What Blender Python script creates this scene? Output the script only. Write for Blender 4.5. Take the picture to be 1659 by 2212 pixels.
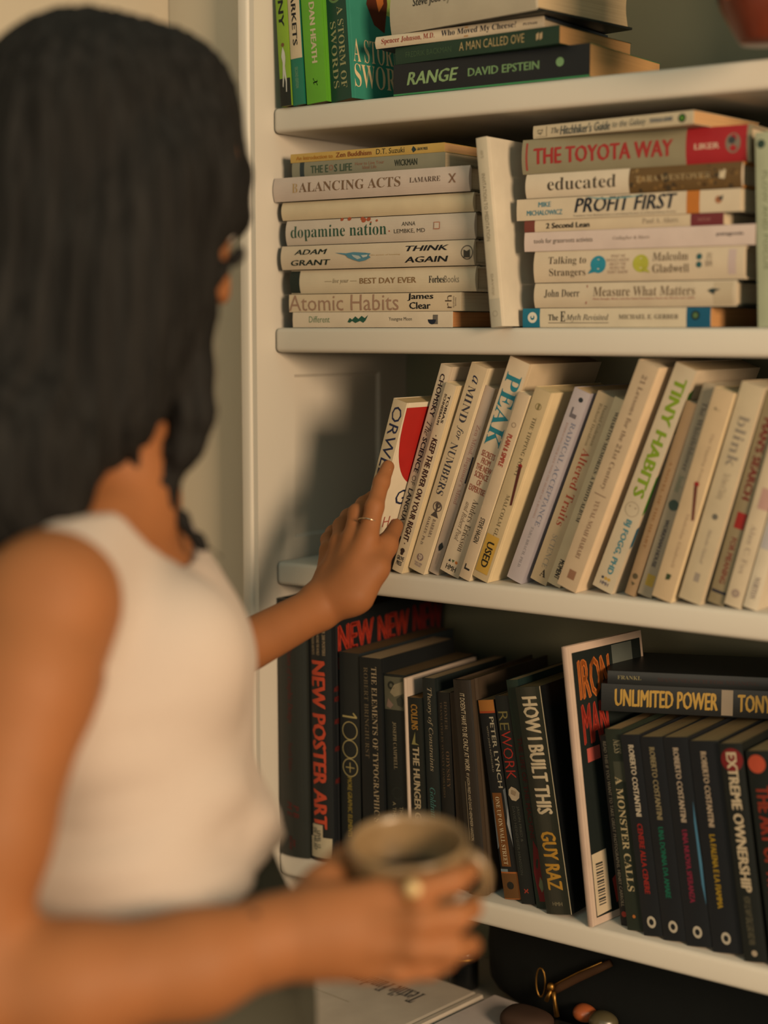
import bpy, bmesh, math, random
import numpy as np
from mathutils import Vector, Matrix, Euler

# ------------------------------------------------------------------ camera, light, exposure
scene = bpy.context.scene
for o in list(bpy.data.objects):
    bpy.data.objects.remove(o)
COL = scene.collection
R_ = math.radians

YAW, PITCH = 35.659, 6.4875
cam_data = bpy.data.cameras.new('camera')
cam_data.sensor_fit = 'VERTICAL'
cam_data.sensor_height = 36.0
cam_data.sensor_width = 27.0
cam_data.lens = 3500.0 / 2212.0 * 36.0
cam_data.clip_start = 0.05
cam_data.dof.use_dof = True
cam_data.dof.focus_distance = 1.745
cam_data.dof.aperture_fstop = 1.75
cam = bpy.data.objects.new('camera', cam_data)
cam.location = (1.04355, -1.43757, 1.40)
cam.rotation_euler = (R_(90 - PITCH), 0, R_(YAW))
COL.objects.link(cam)
scene.camera = cam

world = bpy.data.worlds.new('room_ambience')
world.use_nodes = True
bg = world.node_tree.nodes['Background']
bg.inputs[0].default_value = (0.40, 0.60, 0.53, 1)
bg.inputs[1].default_value = 0.85
scene.world = world

def area(name, loc, target, size, power, col, size_y=None):
    l = bpy.data.lights.new(name, 'AREA')
    l.energy = power
    l.color = col
    l.size = size
    if size_y:
        l.shape = 'RECTANGLE'
        l.size_y = size_y
    o = bpy.data.objects.new(name, l)
    o.location = loc
    d = Vector(target) - Vector(loc)
    o.rotation_euler = d.to_track_quat('-Z', 'Y').to_euler()
    COL.objects.link(o)
    return o

area('room_light', (2.92, -1.42, 1.78), (0.05, 0.0, 1.2), 0.75, 116, (1.0, 0.72, 0.46), 0.75)
area('fill_light', (1.1, -3.1, 1.25), (0.15, 0.0, 1.1), 1.5, 19, (1.0, 0.72, 0.48), 1.1)  # added frontal fill behind the camera, no actual source there

vs = scene.view_settings
scene.display_settings.display_device = 'sRGB'
vs.view_transform = 'Standard'
vs.look = 'None'
vs.gamma = 1.0
vs.use_curve_mapping = False
vs.exposure = 0.09

# ------------------------------------------------------------------ materials
ALB = 0.62
def lin(c):
    c = c / 255.0
    return c / 12.92 if c <= 0.04045 else ((c + 0.055) / 1.055) ** 2.4

MATS = {}
def mat(rgb, kind='card', rough=None):
    """rgb is an sRGB albedo, kind picks a procedural recipe"""
    key = (tuple(rgb), kind, rough)
    if key in MATS:
        return MATS[key]
    m = bpy.data.materials.new(kind + '_%d_%d_%d' % tuple(rgb))
    m.use_nodes = True
    nt = m.node_tree
    b = nt.nodes['Principled BSDF']
    g_ = .3 * rgb[0] + .55 * rgb[1] + .15 * rgb[2]
    if kind in ('card', 'page', 'ink', 'gloss'):
        k_ = .30 if g_ > 140 else .14
        rgb = (rgb[0] + (g_ * 1.03 - rgb[0]) * k_, rgb[1] + (g_ * .99 - rgb[1]) * k_, rgb[2] + (g_ * .97 - rgb[2]) * k_)
    base = (lin(rgb[0]) * ALB, lin(rgb[1]) * ALB, lin(rgb[2]) * ALB, 1)
    b.inputs['Base Color'].default_value = base
    pr = {'card': 0.42, 'gloss': 0.22, 'ink': 0.5, 'paint': 0.45, 'page': 0.85, 'skin': 0.62, 'cloth': 0.9,
          'hair': 0.75, 'ceramic': 0.3, 'metal': 0.25, 'matt': 0.7, 'liquid': 0.08, 'wood': 0.5}[kind]
    b.inputs['Roughness'].default_value = pr if rough is None else rough
    b.inputs['Specular IOR Level'].default_value = {'hair': 0.06, 'matt': 0.15, 'ink': 0.2, 'cloth': 0.15, 'page': 0.1, 'card': 0.3, 'paint': 0.3, 'skin': 0.22}.get(kind, 0.5)
    tc = nt.nodes.new('ShaderNodeTexCoord')
    def noise(scale, detail=3, vec=None):
        n = nt.nodes.new('ShaderNodeTexNoise')
        n.inputs['Scale'].default_value = scale
        n.inputs['Detail'].default_value = detail
        nt.links.new(vec if vec else tc.outputs['Object'], n.inputs['Vector'])
        return n
    def tint(fac_socket, lo, hi):
        mr = nt.nodes.new('ShaderNodeMapRange')
        mr.inputs['From Min'].default_value = 0.3
        mr.inputs['From Max'].default_value = 0.7
        mr.inputs['To Min'].default_value = lo
        mr.inputs['To Max'].default_value = hi
        nt.links.new(fac_socket, mr.inputs['Value'])
        mx = nt.nodes.new('ShaderNodeMix')
        mx.data_type = 'RGBA'
        mx.blend_type = 'MULTIPLY'
        mx.inputs[0].default_value = 1
        mx.inputs[6].default_value = base
        cc = nt.nodes.new('ShaderNodeCombineColor')
        for i in range(3):
            nt.links.new(mr.outputs[0], cc.inputs[i])
        nt.links.new(cc.outputs[0], mx.inputs[7])
        nt.links.new(mx.outputs[2], b.inputs['Base Color'])
    def bump(sock, strength, dist):
        bp = nt.nodes.new('ShaderNodeBump')
        bp.inputs['Strength'].default_value = strength
        bp.inputs['Distance'].default_value = dist
        nt.links.new(sock, bp.inputs['Height'])
        nt.links.new(bp.outputs[0], b.inputs['Normal'])
    if kind == 'card':
        n = noise(28); tint(n.outputs[0], 0.93, 1.05)
        bump(noise(350).outputs[0], 0.12, 0.0006)
    elif kind == 'gloss':
        n = noise(20); tint(n.outputs[0], 0.9, 1.1)
    elif kind == 'paint':
        n = noise(3.5); tint(n.outputs[0], 0.97, 1.02)
        bump(noise(120, 4).outputs[0], 0.10, 0.0008)
    elif kind == 'page':
        mp = nt.nodes.new('ShaderNodeMapping')
        mp.inputs['Scale'].default_value = (1800, 6, 6)
        nt.links.new(tc.outputs['Object'], mp.inputs['Vector'])
        n = noise(1.0, 2, mp.outputs[0]); tint(n.outputs[0], 0.80, 1.06)
        bump(n.outputs[0], 0.35, 0.0006)
    elif kind == 'skin':
        n = noise(22, 4); tint(n.outputs[0], 0.93, 1.05)
        b.inputs['Subsurface Weight'].default_value = 0.12
        b.inputs['Subsurface Radius'].default_value = (0.012, 0.005, 0.003)
        bump(noise(420).outputs[0], 0.15, 0.0006)
    elif kind == 'cloth':
        mp = nt.nodes.new('ShaderNodeMapping')
        mp.inputs['Scale'].default_value = (900, 900, 300)
        nt.links.new(tc.outputs['Object'], mp.inputs['Vector'])
        n = noise(1.0, 2, mp.outputs[0]); tint(n.outputs[0], 0.93, 1.03)
        bump(n.outputs[0], 0.3, 0.0006)
    elif kind == 'hair':
        mp = nt.nodes.new('ShaderNodeMapping')
        mp.inputs['Scale'].default_value = (140, 140, 9)
        nt.links.new(tc.outputs['Object'], mp.inputs['Vector'])
        n = noise(1.0, 4, mp.outputs[0]); tint(n.outputs[0], 0.55, 1.6)
        bump(n.outputs[0], 0.8, 0.003)
    elif kind == 'ceramic':
        n = noise(60, 5); tint(n.outputs[0], 0.88, 1.08)
        bump(noise(90).outputs[0], 0.1, 0.001)
    elif kind == 'metal':
        b.inputs['Metallic'].default_value = 1.0
        n = noise(60); tint(n.outputs[0], 0.9, 1.05)
    elif kind == 'wood':
        mp = nt.nodes.new('ShaderNodeMapping')
        mp.inputs['Scale'].default_value = (3, 40, 40)
        nt.links.new(tc.outputs['Object'], mp.inputs['Vector'])
        n = noise(1.0, 5, mp.outputs[0]); tint(n.outputs[0], 0.75, 1.15)
    elif kind in ('matt', 'ink'):
        n = noise(40); tint(n.outputs[0], 0.94, 1.04)
    MATS[key] = m
    return m

# ------------------------------------------------------------------ object helpers
def link(name, me, parent=None):
    o = bpy.data.objects.new(name, me)
    COL.objects.link(o)
    if parent is not None:
        o.parent = parent
    return o

def mesh(name, verts, faces, mats, parent=None, fmat=None, smooth=False):
    me = bpy.data.meshes.new(name)
    me.from_pydata([tuple(v) for v in verts], [], faces)
    for m in (mats if isinstance(mats, (list, tuple)) else [mats]):
        me.materials.append(m)
    if fmat:
        me.polygons.foreach_set('material_index', fmat)
    if smooth:
        me.polygons.foreach_set('use_smooth', [True] * len(me.polygons))
    me.update()
    return link(name, me, parent)

def root(name, label, cat, loc=(0, 0, 0), rot=(0, 0, 0), group=None):
    o = link(name, None)
    o.location = loc
    o.rotation_euler = rot
    o.empty_display_size = 0.02
    o['label'] = label
    o['category'] = cat
    if group:
        o['group'] = group
    return o

def box_vf(x0, x1, y0, y1, z0, z1):
    v = [(x0, y0, z0), (x1, y0, z0), (x1, y1, z0), (x0, y1, z0), (x0, y0, z1), (x1, y0, z1), (x1, y1, z1), (x0, y1, z1)]
    f = [(0, 3, 2, 1), (4, 5, 6, 7), (0, 1, 5, 4), (1, 2, 6, 5), (2, 3, 7, 6), (3, 0, 4, 7)]
    return v, f

def bevel_box(name, x0, x1, y0, y1, z0, z1, m, parent=None, bev=0.002, seg=2, kind=None, label=None):
    v, f = box_vf(x0, x1, y0, y1, z0, z1)
    bm = bmesh.new()
    vs_ = [bm.verts.new(p) for p in v]
    for q in f:
        bm.faces.new([vs_[i] for i in q])
    bmesh.ops.bevel(bm, geom=list(bm.edges), offset=bev, segments=seg, affect='EDGES', profile=0.5)
    me = bpy.data.meshes.new(name)
    bm.to_mesh(me)
    bm.free()
    me.materials.append(m)
    me.polygons.foreach_set('use_smooth', [True] * len(me.polygons))
    o = link(name, me, parent)
    if kind:
        o['kind'] = kind
    if label:
        o['label'] = label
    return o

# ------------------------------------------------------------------ lettering
def _m(s, up, lo, dg=None):
    out = ''
    for c in s:
        if 'A' <= c <= 'Z': out += chr(up + ord(c) - 65)
        elif 'a' <= c <= 'z': out += '\u210e' if (lo == 0x1D44E and c == 'h') else chr(lo + ord(c) - 97)
        elif dg and c.isdigit(): out += chr(dg + ord(c) - 48)
        else: out += c
    return out
# style: (glyph mapping, stroke offset, stroke thickening, slant)
_id = lambda s: s
_sb = lambda s: _m(s, 0x1D400, 0x1D41A, 0x1D7CE)
_si = lambda s: _m(s, 0x1D434, 0x1D44E)
STY = {'sans': (_id, 0.0, 0.0, 0.0), 'light': (_id, -0.0006, 0.0, 0.0), 'semi': (_id, 0.0, 0.0030, 0.0), 'bold': (_id, 0.0, 0.0058, 0.0),
       'heavy': (_id, 0.0, 0.0088, 0.0), 'bital': (_id, 0.0, 0.0055, 0.22), 'ital': (_id, 0.0, 0.0, 0.22), 'sbold': (_sb, 0.0, 0.0, 0.0),
       'serif': (_sb, -0.0007, 0.0, 0.0), 'sital': (_si, 0.0, 0.0, 0.0), 'script': (_si, 0.0, 0.0010, 0.12)}
PENDING = []
def flush_text():
    """turn every requested line of lettering into flat geometry in one pass"""
    keys, obs = {}, []
    for job in PENDING:
        if job[0] in keys: continue
        s, sty = job[0]
        body, off = STY[sty][0](s), STY[sty][1]
        cu = bpy.data.curves.new('tmp', 'FONT')
        cu.body, cu.size, cu.offset, cu.resolution_u, cu.space_line = body, 0.1, off, 2, 0.85
        cu.align_x = 'CENTER' if '\n' in s else 'LEFT'
        ob = bpy.data.objects.new('tmp', cu)
        COL.objects.link(ob)
        keys[job[0]] = ob
    dg = bpy.context.evaluated_depsgraph_get()
    flat = {}
    across_keys = {k[0] for k in PENDING if k[5]}
    def slice_up(co, faces, ax):
        bm = bmesh.new()
        vs_ = [bm.verts.new((p[0], p[1], 0)) for p in co]
        for q in faces:
            try: bm.faces.new([vs_[i] for i in q])
            except ValueError: pass
        lo, hi = co[:, ax].min(), co[:, ax].max()
        no = (1, 0, 0) if ax == 0 else (0, 1, 0)
        for i in range(1, 7):
            q = lo + (hi - lo) * i / 7
            bmesh.ops.bisect_plane(bm, geom=list(bm.verts) + list(bm.edges) + list(bm.faces), dist=1e-7,
                                   plane_co=(q, 0, 0) if ax == 0 else (0, q, 0), plane_no=no)
        bm.verts.index_update()
        co2 = np.array([v.co[:2] for v in bm.verts])
        f2 = [tuple(v.index for v in f.verts) for f in bm.faces]
        bm.free()
        return co2, f2
    for k, ob in keys.items():
        me = ob.evaluated_get(dg).to_mesh()
        co = np.empty(len(me.vertices) * 3)
        me.vertices.foreach_get('co', co)
        co = co.reshape(-1, 3)[:, :2]
        faces = [tuple(p.vertices) for p in me.polygons]
        ob.evaluated_get(dg).to_mesh_clear()
        if len(k[0]) < 40:
            co, faces = slice_up(co, faces, 0 if k in across_keys else 1)
        th, sl = STY[k[1]][2:]
        if th:                                   # thicken the strokes with shifted copies
            n = len(co)
            sh = [(0, 0), (th, th * .3), (th * .5, th * .15)]
            co = np.concatenate([co + q for q in sh])
            faces = [tuple(i + m_ * n for i in q) for m_ in range(len(sh)) for q in faces]
        if sl:
            co = co.copy(); co[:, 0] += co[:, 1] * sl
        lo, hi = co.min(0), co.max(0)
        flat[k] = ((co - lo) / np.maximum(hi - lo, 1e-6), faces)
    for ob in keys.values():
        cu = ob.data
        bpy.data.objects.remove(ob)
        bpy.data.curves.remove(cu)
    for key, fn, name, m, par, _ in PENDING:
        co, faces = flat[key]
        mesh(name, [fn(p, q) for p, q in co], faces, m, par)
    PENDING.clear()

# ------------------------------------------------------------------ books
class Book:
    """local axes: x from -T to 0 (thickness), y depth from the spine, z up the spine"""
    def __init__(s, label, T, H, D, col, loc, rot, cover=None, hard=False, page=(228, 206, 165), group=None,
                 kind='card', name='book', cat='book', bulge=None, inset=None):
        s.T, s.H, s.D = T, H, D
        s.b = bulge if bulge is not None else (0.0030 if hard else 0.0007)
        s.root = root(name, label, cat, loc, rot, group)
        th = 0.0024 if hard else 0.0005
        s.n = 0
        cover = cover or col
        path = []
        if hard:
            path += [(0, D), (0, 0.013), (0.0011, 0.0095), (0, 0.006)]
        else:
            path += [(0, D), (0, 0.006), (0.0002, 0.0045), (0, 0.003)]
        nseg = 10
        k0 = len(path)
        for i in range(nseg + 1):
            u = i / nseg
            path.append((T * u, s.surf(u)))
        k1 = len(path) - 1
        path += [(T - x, y) for (x, y) in reversed(path[:k0])]
        inner = []
        for (x, y) in path:
            ix = min(max(x, th), T - th) if y > 0.0001 else min(max(x, th), T - th)
            iy = y if y > 0.0135 else max(y + th, th * 0.9)
            inner.append((ix, iy))
        v = []
        for z in (0, H):
            v += [(x - T, y, z) for x, y in path]
            v += [(x - T, y, z) for x, y in inner]
        n = len(path)
        f, fm = [], []
        for i in range(n - 1):
            mi = 0 if k0 <= i < k1 else 1
            f.append((i, i + 1, 2 * n + i + 1, 2 * n + i)); fm.append(mi)
            f.append((n + i + 1, n + i, 3 * n + i, 3 * n + i + 1)); fm.append(1)
            f.append((i + 1, i, n + i, n + i + 1)); fm.append(mi)
            f.append((2 * n + i, 2 * n + i + 1, 3 * n + i + 1, 3 * n + i)); fm.append(mi)
        for e in (0, n - 1):
            q = (e, 2 * n + e, 3 * n + e, n + e)
            f.append(q if e == 0 else q[::-1]); fm.append(1)
        s.cover = mesh('cover', v, f, [mat(col, kind), mat(cover, kind)], s.root, fm)
        ins = inset if inset is not None else (0.0032 if hard else 0.0006)
        # page block with a hollowed fore-edge
        px0, px1 = -T + th, -th
        y0 = 0.0034 if hard else 0.0010
        dpt = 0.004 if hard else 0.0006
        ring = [(px0, y0), (px1, y0)] + [(px1 + (px0 - px1) * k / 6, D - ins - dpt * math.sin(math.pi * k / 6)) for k in range(7)]
        nn = len(ring)
        pv = [(x, y, ins) for x, y in ring] + [(x, y, H - ins) for x, y in ring]
        pf = [tuple(range(nn))[::-1], tuple(range(nn, 2 * nn))] + [(i, (i + 1) % nn, nn + (i + 1) % nn, nn + i) for i in range(nn)]
        mesh('page_block', pv, pf, mat(page, 'page'), s.root)

    def surf(s, u):
        return -s.b * (1 - (2 * u - 1) ** 2)

    def _map(s, S, U, lift):
        return ((U - 1) * s.T, s.surf(min(max(U, 0), 1)) - lift, s.H * (1 - S))

    def t(s, txt, s0, s1, t0, t1, col, sty='sans', across=False, name=None, lift=0.00025):
        if across:      # lines run across the spine, letters upright when the book stands
            fn = lambda a, b: s._map(s1 + (s0 - s1) * b, t0 + (t1 - t0) * a, lift)
        else:
            fn = lambda a, b: s._map(s0 + (s1 - s0) * a, t0 + (t1 - t0) * b, lift)
        PENDING.append(((txt, sty), fn, name or 'lettering', mat(col, 'ink'), s.root, across))
        return s

    def band(s, s0, s1, t0, t1, col, name='spine_band', lift=0.00012, slant=0.0):
        k = 8
        v, f = [], []
        for i in range(k + 1):
            u = t0 + (t1 - t0) * i / k
            v.append(s._map(s0 + slant * i / k, u, lift))
            v.append(s._map(s1 + slant * i / k, u, lift))
        for i in range(k):
            f.append((2 * i, 2 * i + 1, 2 * i + 3, 2 * i + 2))
        mesh(name, v, f, mat(col, 'ink'), s.root)
        return s

    def poly(s, pts, col, name='emblem', lift=0.0002):
        lift = lift + s.b * .2
        """filled outline in (s, t) fractions"""
        v = [s._map(a, b, lift) for a, b in pts]
        mesh(name, v, [tuple(range(len(v)))], mat(col, 'ink'), s.root)
        return s

    def disc(s, sc, tc, r, col, ri=0.0, name='emblem', lift=0.0002, squash=1.0, a0=0, a1=360):
        n = 28
        v, f = [], []
        for i in range(n + 1):
            a = R_(a0 + (a1 - a0) * i / n)
            for rr in (ri, r):
                v.append(s._map(sc + rr * math.sin(a) / s.H, tc + rr * squash * math.cos(a) / s.T, lift))
        for i in range(n):
            f.append((2 * i, 2 * i + 1, 2 * i + 3, 2 * i + 2))
        mesh(name, v, f, mat(col, 'ink'), s.root)
        return s

    def ct(s, txt, y0, y1, z0, z1, col, sty='sans', name='cover_lettering', lift=0.0004):
        """lettering on the front cover (the x = 0 side); z as a fraction from the top"""
        fn = lambda a, b: (lift, y0 + (y1 - y0) * a, s.H * (1 - (z1 + (z0 - z1) * b)))
        PENDING.append(((txt, sty), fn, name, mat(col, 'ink'), s.root, False))
        return s

    def cpoly(s, pts, col, name='cover_print', lift=0.00015):
        v = [(lift, y, s.H * (1 - z)) for y, z in pts]
        mesh(name, v, [tuple(range(len(v)))], mat(col, 'ink'), s.root)
        return s

def up(label, xbr, shelf_z, ys, lean, T, H, D, col, yaw=0, **k):
    z = shelf_z + (T * math.sin(R_(-lean)) if lean < 0 else 0) + 0.0002
    return Book(label, T, H, D, col, (xbr, ys, z), (0, R_(lean), R_(yaw)), **k)

def lay(label, x0, z0, ys, T, H, D, col, yaw=0, **k):
    a = R_(yaw)
    return Book(label, T, H, D, col, (x0 + H * math.cos(a), ys + H * math.sin(a), z0 + T), (0, R_(-90), a), **k)

# ------------------------------------------------------------------ room and built-in bookcase
WHITE = (226, 218, 204)
paint = mat(WHITE, 'paint')
wallm = mat((218, 205, 182), 'paint', 0.7)
XL, XR, YB = -0.142, 0.64, 0.264
bevel_box('floor', -0.31, 3.4, -4.0, 0.05, -0.05, 0.0, mat((120, 84, 54), 'wood'), kind='structure')
bevel_box('wall_left', -0.42, -0.3027, -4.0, 0.05, 0.0, 2.6, wallm, kind='structure')
bevel_box('wall_front', -0.3027, -0.1645, 0.004, 0.10, 0.0, 2.6, wallm, kind='structure')
bevel_box('wall_right', 3.3, 3.4, -4.0, 0.05, 0.0, 2.6, wallm, kind='structure')
bevel_box('wall_far', XR + .0245, 3.4, 0.004, 0.10, 0.0, 2.6, wallm, kind='structure')

SHELF = [(1.913, 0.028), (1.645, 0.028), (1.400, 0.028), (1.131, 0.027), (0.784, 0.027), (0.600, 0.027)]
bc = root('bookcase', 'tall built-in white painted bookcase with thick round-nosed shelves', 'bookcase', (0, 0, 0))
# side panels carry a recessed field in every bay
def side(x0, x1, face, name):
    fields = []
    for (z_up, th), (z_lo, _) in zip(SHELF[:-1], SHELF[1:]):
        fields.append((z_lo + 0.024, z_up - th - 0.026))
    ys_ = [-0.031, 0.036, 0.206, YB + 0.01]
    v, f = [], []
    def quad(a, b, c, d):
        i = len(v); v.extend([a, b, c, d]); f.append((i, i + 1, i + 2, i + 3))
    zs = [0.60]
    for lo, hi in reversed(fields): zs += [lo, hi]
    zs.append(2.2)
    fx = x1 if face > 0 else x0
    bx = x0 if face > 0 else x1
    rec = -face * 0.0035
    for a, b in zip(ys_[:-1], ys_[1:]):
        for i, (c, d) in enumerate(zip(zs[:-1], zs[1:])):
            isf = (i % 2 == 1) and a == 0.036
            if isf:
                e = 0.0035
                quad((fx + rec, a + e, c + e), (fx + rec, b - e, c + e), (fx + rec, b - e, d - e), (fx + rec, a + e, d - e))
                quad((fx, a, c), (fx, b, c), (fx + rec, b - e, c + e), (fx + rec, a + e, c + e))
                quad((fx, b, c), (fx, b, d), (fx + rec, b - e, d - e), (fx + rec, b - e, c + e))
                quad((fx, b, d), (fx, a, d), (fx + rec, a + e, d - e), (fx + rec, b - e, d - e))
                quad((fx, a, d), (fx, a, c), (fx + rec, a + e, c + e), (fx + rec, a + e, d - e))
            else:
                quad((fx, a, c), (fx, b, c), (fx, b, d), (fx, a, d))
    y0, y1 = ys_[0], ys_[-1]
    quad((bx, y0, .6), (fx, y0, .6), (fx, y0, 2.2), (bx, y0, 2.2))
    quad((bx, y0, .6), (bx, y0, 2.2), (bx, y1, 2.2), (bx, y1, .6))
    quad((bx, y0, 2.2), (fx, y0, 2.2), (fx, y1, 2.2), (bx, y1, 2.2))
    o = mesh(name, v, f, paint, bc)
    bm = bmesh.new(); bm.from_mesh(o.data)
    bmesh.ops.remove_doubles(bm, verts=bm.verts, dist=1e-5)
    bmesh.ops.recalc_face_normals(bm, faces=bm.faces)
    bm.to_mesh(o.data); bm.free()
side(-0.160, XL, 1, 'side_panel')
side(XR, XR + 0.018, -1, 'side_panel')
bevel_box('face_frame', -0.1645, -0.1485, -0.0345, -0.0005, 0.6005, 2.2, paint, bc, bev=0.0035, seg=3)
bevel_box('face_frame', XR + 0.008, XR + 0.024, -0.0345, -0.0005, 0.6005, 2.2, paint, bc, bev=0.0035, seg=3)
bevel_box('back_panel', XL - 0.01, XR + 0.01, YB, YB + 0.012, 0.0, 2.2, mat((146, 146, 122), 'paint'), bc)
bevel_box('top_board', XL - 0.01, XR + 0.01, -0.02, YB, 2.17, 2.2, paint, bc)
for z, th in SHELF[:-1]:
    bevel_box('shelf', XL + 0.0003, XR - 0.0003, 0.0, YB - 0.0003, z - th, z, paint, bc, bev=0.0055, seg=4)

bevel_box('worktop', -0.1645, XR + .024, -0.29, YB, 0.572, 0.600, paint, bc, bev=.004, seg=3)
bevel_box('base_cabinet', -0.16, XR + .02, -0.25, YB, 0.08, 0.5718, paint, bc, bev=.002)
bevel_box('plinth', -0.15, XR + .01, -0.21, YB, 0.0, 0.0799, paint, bc, bev=.002)
for k in range(3):
    x0 = -.152 + k * .265
    d_ = bevel_box('cabinet_door', x0, x0 + .262, -.268, -.2502, .09, .565, paint, bc, bev=.002)
    bevel_box('door_handle', x0 + .22, x0 + .232, -.290, -.2682, .44, .52, mat((150, 120, 70), 'metal'), d_, bev=.003)

ZA, ZB, ZC, ZD = 1.645, 1.400, 1.131, 0.784
CRM = (226, 208, 178)       # plain cream card
INK = (26, 30, 36)
BLK = (30, 34, 33)
GOLD = (196, 142, 44)
TXT = (214, 190, 150)

# ------------------------------------------------------------------ top shelf: green paperbacks
g = 'green books standing on the top shelf'
b = up('yellow-green paperback with a runner on its spine, leftmost on the top shelf', -0.1128, ZA, -0.002, -3.6, 0.0150, 0.215, 0.135, (128, 172, 34), group=g)
b.t('SKINNY', .25, .60, .25, .75, INK, 'bold')
b.band(.86, 1.0, 0, 1, (34, 40, 36))
b.poly([(.70, .50), (.72, .40), (.75, .32), (.78, .42), (.83, .38), (.90, .30), (.905, .38), (.84, .52), (.88, .62), (.93, .60), (.93, .68), (.87, .72), (.80, .62), (.76, .70), (.73, .66)], (196, 200, 190), 'runner_print')
b.disc(.69, .5, .0022, (120, 80, 50), name='runner_head')
b.cpoly([(.004, .78), (.010, .76), (.0135, .80), (.014, .92), (.008, .93), (.006, .88), (.010, .85), (.005, .82)], (24, 40, 30))
b = up('paperback with a cream upper spine and teal lower spine, second on the top shelf', -0.0955, ZA, 0.0, -3.8, 0.0164, 0.230, 0.150, (20, 122, 96), group=g)
b.band(0, .66 + .12, 0, 1, (206, 186, 146))
b.t('CAPITAL MARKETS', .12, .72, .3, .7, INK, 'bold')
b.t('SECOND EDITION', .82, .92, .35, .6, (120, 170, 120), 'sans')
b = up('bright green paperback with white capitals on its spine, third on the top shelf', -0.0660, ZA, 0.001, -4.1, 0.0272, 0.215, 0.145, (92, 176, 34), group=g)
b.t('CHIP HEATH & DAN HEATH', .12, .80, .40, .68, (206, 196, 150), 'heavy')
b.t('x', .875, .915, .40, .62, (24, 60, 24), 'script')
b = up('fat dark green fantasy paperback turned to show its teal front cover', -0.0330, ZA, 0.003, -5.2, 0.0330, 0.180, 0.105, (18, 74, 58), cover=(46, 142, 118), yaw=-11, group=g, page=(214, 176, 120))
b.t('A STORM OF', .44, .93, .56, .84, (168, 168, 106), 'serif')
b.t('SWORDS', .52, .92, .18, .46, (168, 168, 106), 'serif')
b.t('MARTIN', .06, .24, .3, .75, (168, 168, 106), 'serif')
b.disc(.345, .5, .0125, (104, 142, 84), name='medallion_rim')
b.disc(.345, .5, .0098, (70, 42, 34), name='medallion', lift=.0003)
b.disc(.35, .5, .0042, (214, 176, 130), name='medallion_figure', lift=.0004)
b.ct('A STORM', .006, .080, .64, .78, (236, 204, 140), 'serif')
b.ct('OF', .080, .095, .66, .72, (236, 204, 140), 'serif')
b.ct('SWORDS', .006, .095, .79, .93, (236, 204, 140), 'serif')
b.cpoly([(.018, .0), (.095, 0), (.095, .50), (.05, .46), (.028, .30)], (158, 196, 66), 'glow_print')
b.cpoly([(.032, .16), (.038, .24), (.044, .18), (.050, .23), (.060, .12), (.062, .40), (.055, .58), (.040, .54), (.030, .42), (.034, .34)], (96, 40, 20), 'flame_print', .0003)
b.cpoly([(.045, .20), (.048, .30), (.055, .24), (.056, .40), (.048, .46), (.044, .36)], (206, 110, 40), 'flame_core', .0004)

# top shelf pile
g = 'books lying in the pile on the top shelf'
b = lay('dark navy paperback with a pale green title, bottom of the top-shelf pile', 0.0212, ZA + .0004, 0.005, 0.0322, 0.236, 0.155, (22, 30, 38), cover=(34, 132, 84), group=g, page=(224, 164, 88))
b.t('RANGE', .075, .35, .30, .72, (136, 184, 112), 'bital')
b.t('DAVID EPSTEIN', .40, .76, .38, .64, (116, 172, 104), 'bold')
b.disc(.86, .53, .0045, (118, 176, 108))
b.band(0, 1, 0, .055, (60, 150, 92), 'green_edge')
b = lay('dark green paperback with thin gold capitals, second from the bottom of the top-shelf pile', 0.0230, ZA + .0330, 0.006, 0.0176, 0.208, 0.135, (26, 62, 46), group=g, page=(214, 152, 80), yaw=-4)
b.t('FREDRIK BACKMAN', .07, .36, .34, .66, (70, 100, 70), 'light')
b.t('A MAN CALLED OVE', .41, .80, .30, .80, (198, 170, 104), 'light')
b.poly([(.87, .3), (.885, .4), (.885, .75), (.87, .65)], (200, 170, 120)); b.poly([(.89, .3), (.905, .4), (.905, .75), (.89, .65)], (200, 170, 120))
b = lay('slim cream hardback with red and navy lettering in the top-shelf pile', 0.0005, ZA + .0510, 0.002, 0.0125, 0.206, 0.135, (222, 204, 170), cover=(60, 72, 84), hard=True, group=g, bulge=.002)
b.t('Spencer Johnson, M.D.', .04, .37, .22, .78, (170, 56, 40), 'sbold')
b.t('Who Moved My Cheese?', .41, .85, .22, .84, (28, 34, 60), 'sbold')
b.t('PUTNAM', .89, .97, .4, .6, (40, 44, 60), 'sbold')
b.poly([(.545, .1), (.57, .1), (.57, .9), (.55, .9)], (196, 140, 70), 'cheese_print')
b = lay('thick cream biography hardback on top of the top-shelf pile', 0.0180, ZA + .0640, 0.006, 0.0450, 0.200, 0.155, (196, 184, 156), cover=(40, 44, 42), hard=True, group=g, yaw=-9.5, page=(228, 194, 138), bulge=.003)
b.t('Steve Jobs', .17, .37, .50, .74, (34, 38, 40), 'semi')
b.t('by Walter Isaacson', .39, .80, .48, .74, (120, 112, 92), 'sans')
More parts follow.
